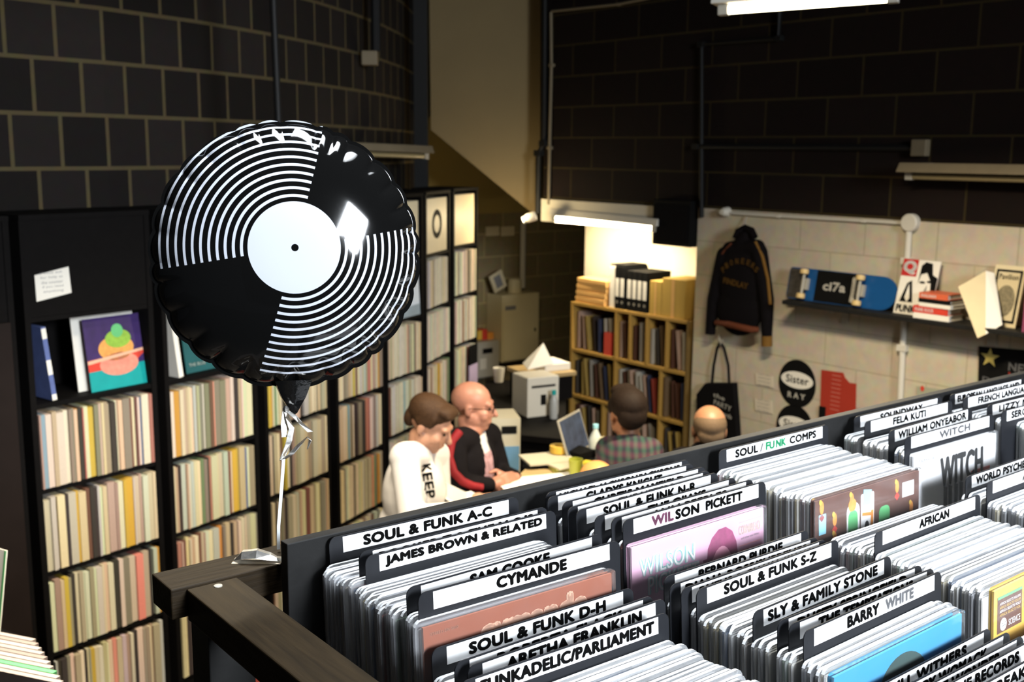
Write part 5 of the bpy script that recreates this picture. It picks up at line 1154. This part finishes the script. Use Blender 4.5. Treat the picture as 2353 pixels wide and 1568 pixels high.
# man in the white sweatshirt
D = 4.62
sh = (at(930, 1052, 4.50), at(1000, 1046, 4.82)); hip = at(925, 1300, 4.72); arms = ((at(946, 1192, 4.42), at(1052, 1172, 4.52)), (at(1010, 1165, 4.80), at(1085, 1150, 4.74)))
hA = [hand(arms[0][0].lerp(arms[0][1], .98), (arms[0][1] - arms[0][0]), 1, (0, 0, -1), .5), hand(arms[1][1], (arms[1][1] - arms[1][0]), -1, (0, 0, -1), .5)]
t, iv, HM, R, mid, sd = person('young man with short brown hair in a white sweatshirt looking down at the counter', at(988, 976, D), 108, 26, SK1, sh, hip, arms, hA, pants=JEAN)
hp = [('e', (0, -.024, .052), (.083, .098, .078)), ('e', (0, .040, .090), (.064, .048, .030)), ('e', (.015, .066, .084), (.042, .022, .018)), ('e', (-.02, .060, .094), (.03, .03, .02)), ('e', (.068, -.020, .034), (.014, .040, .040)), ('e', (-.068, -.020, .034), (.014, .040, .040)), ('e', (.066, .022, .040), (.012, .014, .034)), ('e', (-.066, .022, .040), (.012, .014, .034)), ('e', (0, -.085, .0), (.055, .035, .055))]
blob('hair', xf(hp, HM), .006, HAIRB, t, 2, Mx=iv)
blob('sweatshirt', top_prims(sh, hip, arms, R, 1.06, wr=.93), .009, WHT, t, 5, Mx=iv)
col = [('c', mid + Vector((0, 0, .045)) + Vector((.055 * math.cos(D2R(a)), .055 * math.sin(D2R(a)), 0)), mid + Vector((0, 0, .045)) + Vector((.055 * math.cos(D2R(a + 30)), .055 * math.sin(D2R(a + 30)), 0)), .013, .013) for a in range(0, 360, 30)]
blob('collar', col, .006, WHT, t, 2, Mx=iv)
# sleeve lettering down the upper arm, facing the camera
a0_ = at(978, 1066, 4.40); a1_ = at(990, 1150, 4.36); ax = (a1_ - a0_).normalized(); nn = (Vector((0, 0, H)) - a0_).normalized(); up_ = nn.cross(ax) * 1.0
off_ = Vector((-.0, 0, 0))
def on_surface(o, p, n):
    """nearest point on an object's mesh along a direction"""
    best = None
    for v in o.data.vertices:
        q = (v.co - p); d_ = q - n * q.dot(n)
        if d_.length < .018 and (best is None or q.dot(n) > best): best = q.dot(n)
    return p + n * ((best or 0) + .004)
sw = [c for c in t.children if c.name.startswith('sweatshirt')][0]
for k, chs in enumerate('KEEP'):
    f_ = (k + .5) / 4; pt = on_surface(sw, iv @ a0_.lerp(a1_, f_), nn); yb = ax
    Mk = Matrix(((ax.x, -nn.x, up_.x, pt.x), (ax.y, -nn.y, up_.y, pt.y), (ax.z, -nn.z, up_.z, pt.z), (0, 0, 0, 1)))
    lettering(sw, chs, -.017, .017, -.022, .022, 0, INK, name='sleeve_lettering', bold=.12, M=Mk)
t = T('paper_sheet', 'bright white folded paper held by the man in the white sweatshirt', 'paper', Tr(*onz(1072, 1150, CT + .012)) @ RZ(35)); P(t, 'sheet', MB().box(-.07, .08, -.09, .09, 0, .003).box(-.07, -.067, -.09, .09, 0, .05, RY(15)), PAPER)

# bald man in the black track jacket
sh = (at(1040, 1018, 4.92), at(1122, 1002, 5.20)); hip = at(1060, 1235, 5.14); arms = ((at(1050, 1112, 4.86), at(1132, 1116, 4.93)), (at(1150, 1090, 5.22), at(1185, 1098, 5.04)))
fwd = Vector((math.sin(D2R(95)), math.cos(D2R(95)), 0))
hB = [hand(arms[0][1], (at(1190, 1096, 5.0) - arms[0][1]), -1, (0, .9, -.4), .9), hand(arms[1][1] + Vector((-.03, 0, 0)), Vector((-.45, -.75, -.1)), -1, (-.6, .3, -.6), 1.0)]
t, iv, HM, R, mid, sd = person('bald man in a black track jacket with red sleeve stripes and clasped hands', at(1087, 934, 5.05), 98, 6, SK2, sh, hip, arms, hB, pants=INK)
blob('track_jacket', top_prims(sh, hip, arms, R, 1.05, wr=.88), .009, BLKJ, t, 5, Mx=iv)
jk = [c for c in t.children if c.name.startswith('track_jacket')][0]
ncam = (Vector((0, 0, H)) - sh[0]).normalized()
path = [on_surface(jk, iv @ q, ncam) - ncam * .010 for q in (at(1056, 992, 4.95), at(1038, 1015, 4.9), at(1032, 1050, 4.9), at(1042, 1085, 4.85), at(1062, 1106, 4.85), at(1085, 1117, 4.88), at(1106, 1121, 4.9))]
P(jk, 'sleeve_stripe', MB().tube(path, .020, 10), REDS, sm=True)
# open the jacket front so the printed tee shows between its edges
ft_ = Vector((0, 0, 1)).cross(sd); mloc = iv @ mid
bmj = bmesh.new(); bmj.from_mesh(jk.data)
dead = [v for v in bmj.verts if (v.co - mloc).dot(ft_) > .02 and abs((v.co - mloc).dot(sd) + .01) < .030 + .10 * max(0, -(v.co.z - mloc.z)) and v.co.z < mloc.z + .08]
bmesh.ops.delete(bmj, geom=dead, context='VERTS'); bmj.to_mesh(jk.data); bmj.free()
TEE = mat('white_tee_cloth', (.56, .55, .54), .9, .2, noise=.05, nscale=20)
sh_ = blob('tee_shirt', [('c', sh[0].lerp(sh[1], .25), sh[0].lerp(sh[1], .75), .058, .058), ('e', mid.lerp(hip, .33), (.160, .118, .20), R), ('e', mid.lerp(hip, .68), (.15, .118, .17), R)], .009, TEE, t, 4, Mx=iv)
pr_c = mloc + ft_ * .2 - Vector((0, 0, .20))
mp_ = bmesh.new(); mp_.from_mesh(sh_.data)
for fc in [f_ for f_ in mp_.faces if (f_.calc_center_median() - mloc).dot(ft_) < .03 or abs((f_.calc_center_median() - mloc).dot(sd) + .01) > .055 or abs(f_.calc_center_median().z - mloc.z + .20) > .15]: mp_.faces.remove(fc)
for v in mp_.verts: v.co += ft_ * .003
pm = bpy.data.meshes.new('tee_print'); mp_.to_mesh(pm); mp_.free()
o = P(sh_, 'tee_print', pm, mat('pink_grey_print', (.42, .25, .27), .9, .2, noise=.75, nscale=45)); smooth(o, 180)
gl = MB()
for s_ in (-1, 1): gl.tube([(s_ * .031 + .020 * math.cos(a * math.pi / 8), .101, .004 + .015 * math.sin(a * math.pi / 8)) for a in range(17)], .0016, 6, iv @ HM); gl.tube([(s_ * .052, .100, .008), (s_ * .076, .06, .012), (s_ * .082, -.005, .008)], .0016, 6, iv @ HM)
gl.tube([(-.011, .104, .006), (.011, .104, .006)], .0016, 6, iv @ HM); P(t, 'glasses', gl, INK)

# seated customers seen from behind
sh = (at(1492, 1038, 4.92), at(1400, 1034, 4.98)); hip = at(1446, 1230, 4.90); arms = ((at(1502, 1130, 4.85), at(1470, 1140, 5.1)), (at(1392, 1120, 4.95), at(1420, 1120, 5.15)))
hC = [hand(arms[0][1], Vector((-.3, 1, 0)), -1, (0, 0, -1), .6), hand(arms[1][1], Vector((.2, 1, 0)), 1, (0, 0, -1), .6)]
t, iv, HM, R, mid, sd = person('dark haired person in a dark plaid shirt, seen from behind at the counter', at(1441, 952, 4.95), -12, 4, SK3, sh, hip, arms, hC, pants=JEAN, roll=0)
hp = [('e', (0, -.020, .050), (.085, .102, .082)), ('e', (0, .045, .100), (.066, .050, .036)), ('e', (0, -.072, .004), (.070, .046, .066)), ('e', (.068, -.012, .020), (.022, .046, .050)), ('e', (-.066, .012, .036), (.020, .040, .040))]
blob('hair', xf(hp, HM), .006, HAIRD, t, 2, Mx=iv)
PL = bpy.data.materials.new('dark_plaid_cloth'); PL.use_nodes = True; nt = PL.node_tree; b_ = nt.nodes['Principled BSDF']; b_.inputs['Roughness'].default_value = .9
tcx = nt.nodes.new('ShaderNodeTexCoord'); mxs = []
for rot, sc_, c0, c1 in (((0, 0, 0), 9, (.004, .005, .012), (.012, .045, .030)), ((0, D2R(90), 0), 8, (.003, .003, .006), (.075, .008, .024))):
    mp = nt.nodes.new('ShaderNodeMapping'); mp.inputs['Rotation'].default_value = rot; wv = nt.nodes.new('ShaderNodeTexWave'); wv.inputs['Scale'].default_value = sc_; wv.inputs['Distortion'].default_value = 1.5
    nt.links.new(tcx.outputs['Object'], mp.inputs['Vector']); nt.links.new(mp.outputs['Vector'], wv.inputs['Vector']); m_ = nt.nodes.new('ShaderNodeMix'); m_.data_type = 'RGBA'; m_.inputs['A'].default_value = (*c0, 1); m_.inputs['B'].default_value = (*c1, 1); nt.links.new(wv.outputs['Fac'], m_.inputs['Factor']); mxs.append(m_)
mm = nt.nodes.new('ShaderNodeMix'); mm.data_type = 'RGBA'; mm.blend_type = 'ADD'; mm.inputs['Factor'].default_value = .6; nt.links.new(mxs[0].outputs['Result'], mm.inputs['A']); nt.links.new(mxs[1].outputs['Result'], mm.inputs['B']); nt.links.new(mm.outputs['Result'], b_.inputs['Base Color'])
blob('plaid_shirt', top_prims(sh, hip, arms, R, 1.04, wr=.9), .009, PL, t, 5, Mx=iv)
sh = (at(1700, 1062, 4.95), at(1566, 1060, 5.02)); hip = at(1630, 1270, 4.98); arms = ((at(1716, 1150, 4.92), at(1680, 1150, 5.15)), (at(1552, 1150, 5.0), at(1600, 1150, 5.2)))
hD = [hand(arms[0][1], Vector((-.3, 1, 0)), -1, (0, 0, -1), .6), hand(arms[1][1], Vector((.2, 1, 0)), 1, (0, 0, -1), .6)]
t, iv, HM, R, mid, sd = person('person with a shaved balding head in a black top, seen from behind', at(1629, 988, 5.0), 2, 4, SK3, sh, hip, arms, hD, pants=INK)
blob('cropped_hair', xf([('e', (0, -.022, .028), (.0775, .0925, .074)), ('e', (0, -.070, -.012), (.062, .036, .05))], HM), .006, STUB, t, 2, Mx=iv)
blob('black_top', top_prims(sh, hip, arms, R, 1.04, wr=.9) + [('c', mid + Vector((-.05, 0, .05)), mid + Vector((.05, 0, .05)), .045, .045)], .009, BLKJ, t, 5, Mx=iv)

# ================================================================== JACKET AND TOTE ON THE WALL
def wloc(px, py, off): a, b = rwp(px, py, off); return Vector((a, -off, b))
def wl(px, py, off=.09): return wloc(px, py, off)
KN = mat('black_varsity_cloth', (.005, .0042, .005), .9, .05, noise=.25, nscale=50); RUST = mat('rust_rib', (.10, .026, .010), .8, .2, noise=.2); OCH = mat('ochre_piping', (.15, .075, .014), .8, .2, noise=.1)
t = T('varsity_jacket', 'black varsity jacket with rust trim hanging on the white wall', 'jacket', MRW)
Rz = Matrix.Identity(4)
c_, s1, s2 = wl(1708, 590), wl(1666, 575), wl(1748, 572)
pr = [('e', wl(1702, 640), (.185, .060, .24)), ('e', wl(1698, 712), (.185, .055, .17)), ('c', wl(1678, 572), wl(1740, 568), .05, .05), ('c', wl(1705, 553), wl(1712, 545), .045, .04), ('c', wl(1664, 585), wl(1640, 690), .05, .045), ('c', wl(1640, 690), wl(1633, 752), .045, .035), ('c', wl(1745, 580), wl(1762, 690), .052, .046), ('c', wl(1762, 690), wl(1762, 772), .046, .034)]
bd_ = blob('jacket_body', pr, .010, KN, t, 4)
P(t, 'collar', MB().tube([wl(1690, 548, .10), wl(1696, 532, .09), wl(1712, 524, .07), wl(1727, 530, .09), wl(1734, 546, .10)], .022, 10), KN, sm=True)
P(t, 'hem_rib', MB().tube([wl(1646, 742, .11), wl(1675, 746, .14), wl(1700, 752, .145), wl(1728, 758, .13), wl(1742, 758, .10)], [.018, .022, .022, .022, .018], 10), RUST, sm=True)
P(t, 'cuff', MB().tube([wl(1633, 752), wl(1632, 768)], .034, 12), KN, sm=True); P(t, 'cuff', MB().tube([wl(1762, 772), wl(1762, 796)], .034, 12), OCH, sm=True)
P(t, 'piping', MB().tube([wl(1736, 556, .12), wl(1752, 590, .12), wl(1764, 640, .115), wl(1770, 700, .11)], .010, 8), OCH, sm=True)
P(t, 'piping', MB().tube([wl(1680, 560, .135), wl(1662, 580, .13), wl(1652, 600, .12)], .007, 8), RUST, sm=True)
for k, chs in enumerate('PIONEERS'):
    a = D2R(155 - k * 130 / 7); px = 1700 + 42 * math.cos(a); py = 634 - 34 * math.sin(a); q = wl(px, py, .155)
    Mk = Tr(q.x, q.y, q.z) @ RY(-(90 - math.degrees(a)) * -.6)
    lettering(t, chs, -.013, .013, -.018, .018, 0, OCH, name='back_lettering', bold=.1, M=Mk)
q = wl(1690, 650, .157); lettering(t, 'FINDLAY', -.10, .10, -.022, .016, 0, OCH, name='back_lettering', bold=.12, M=Tr(q.x, q.y, q.z) @ RY(6))
P(t, 'hanger_hook', MB().tube([wl(1712, 526, .05), wl(1713, 508, .03), wl(1716, 498, .02)], .004, 6), METG)
t = T('tote_bag', 'black tote bag with white printing hanging from a hook on the white wall', 'bag', MRW)
bag = [(1605, 905), (1625, 880), (1690, 880), (1696, 960), (1702, 1060), (1608, 1055)]
qs = [wloc(px, py, .03) for px, py in bag]; n = len(qs)
fr_ = [(v.x, -.055 if 1 < i < 4 else -.045, v.z) for i, v in enumerate(qs)]; bk = [(v.x, -.006, v.z) for v in qs]
P(t, 'bag_body', MB().prism([(v.x, v.z) for v in qs][::-1], -.055, -.006), KNIT, bev=.006)
P(t, 'strap', MB().tube([wloc(1636, 884, .03), wloc(1640, 840, .03), wloc(1648, 800, .02), wloc(1655, 786, .02), wloc(1664, 800, .02), wloc(1674, 840, .03), wloc(1676, 884, .03)], .012, 8, flat=.4), KNIT, sm=True)
P(t, 'hook', MB().tube([wloc(1652, 770, .0015), wloc(1653, 778, .03), wloc(1656, 790, .035), wloc(1660, 782, .04)], .006, 8), METG)
for i, (s_, px, py, wd_, h_) in enumerate((('the', 1652, 912, .10, .03), ('PARTY', 1660, 932, .15, .035), ('records', 1664, 952, .13, .03))):
    q = wloc(px, py, .058); lettering(t, s_, -wd_ / 2, wd_ / 2, -h_ / 2, h_ / 2, 0, PAPER, name='bag_lettering', bold=.05, M=Tr(q.x, q.y, q.z) @ RY(8))
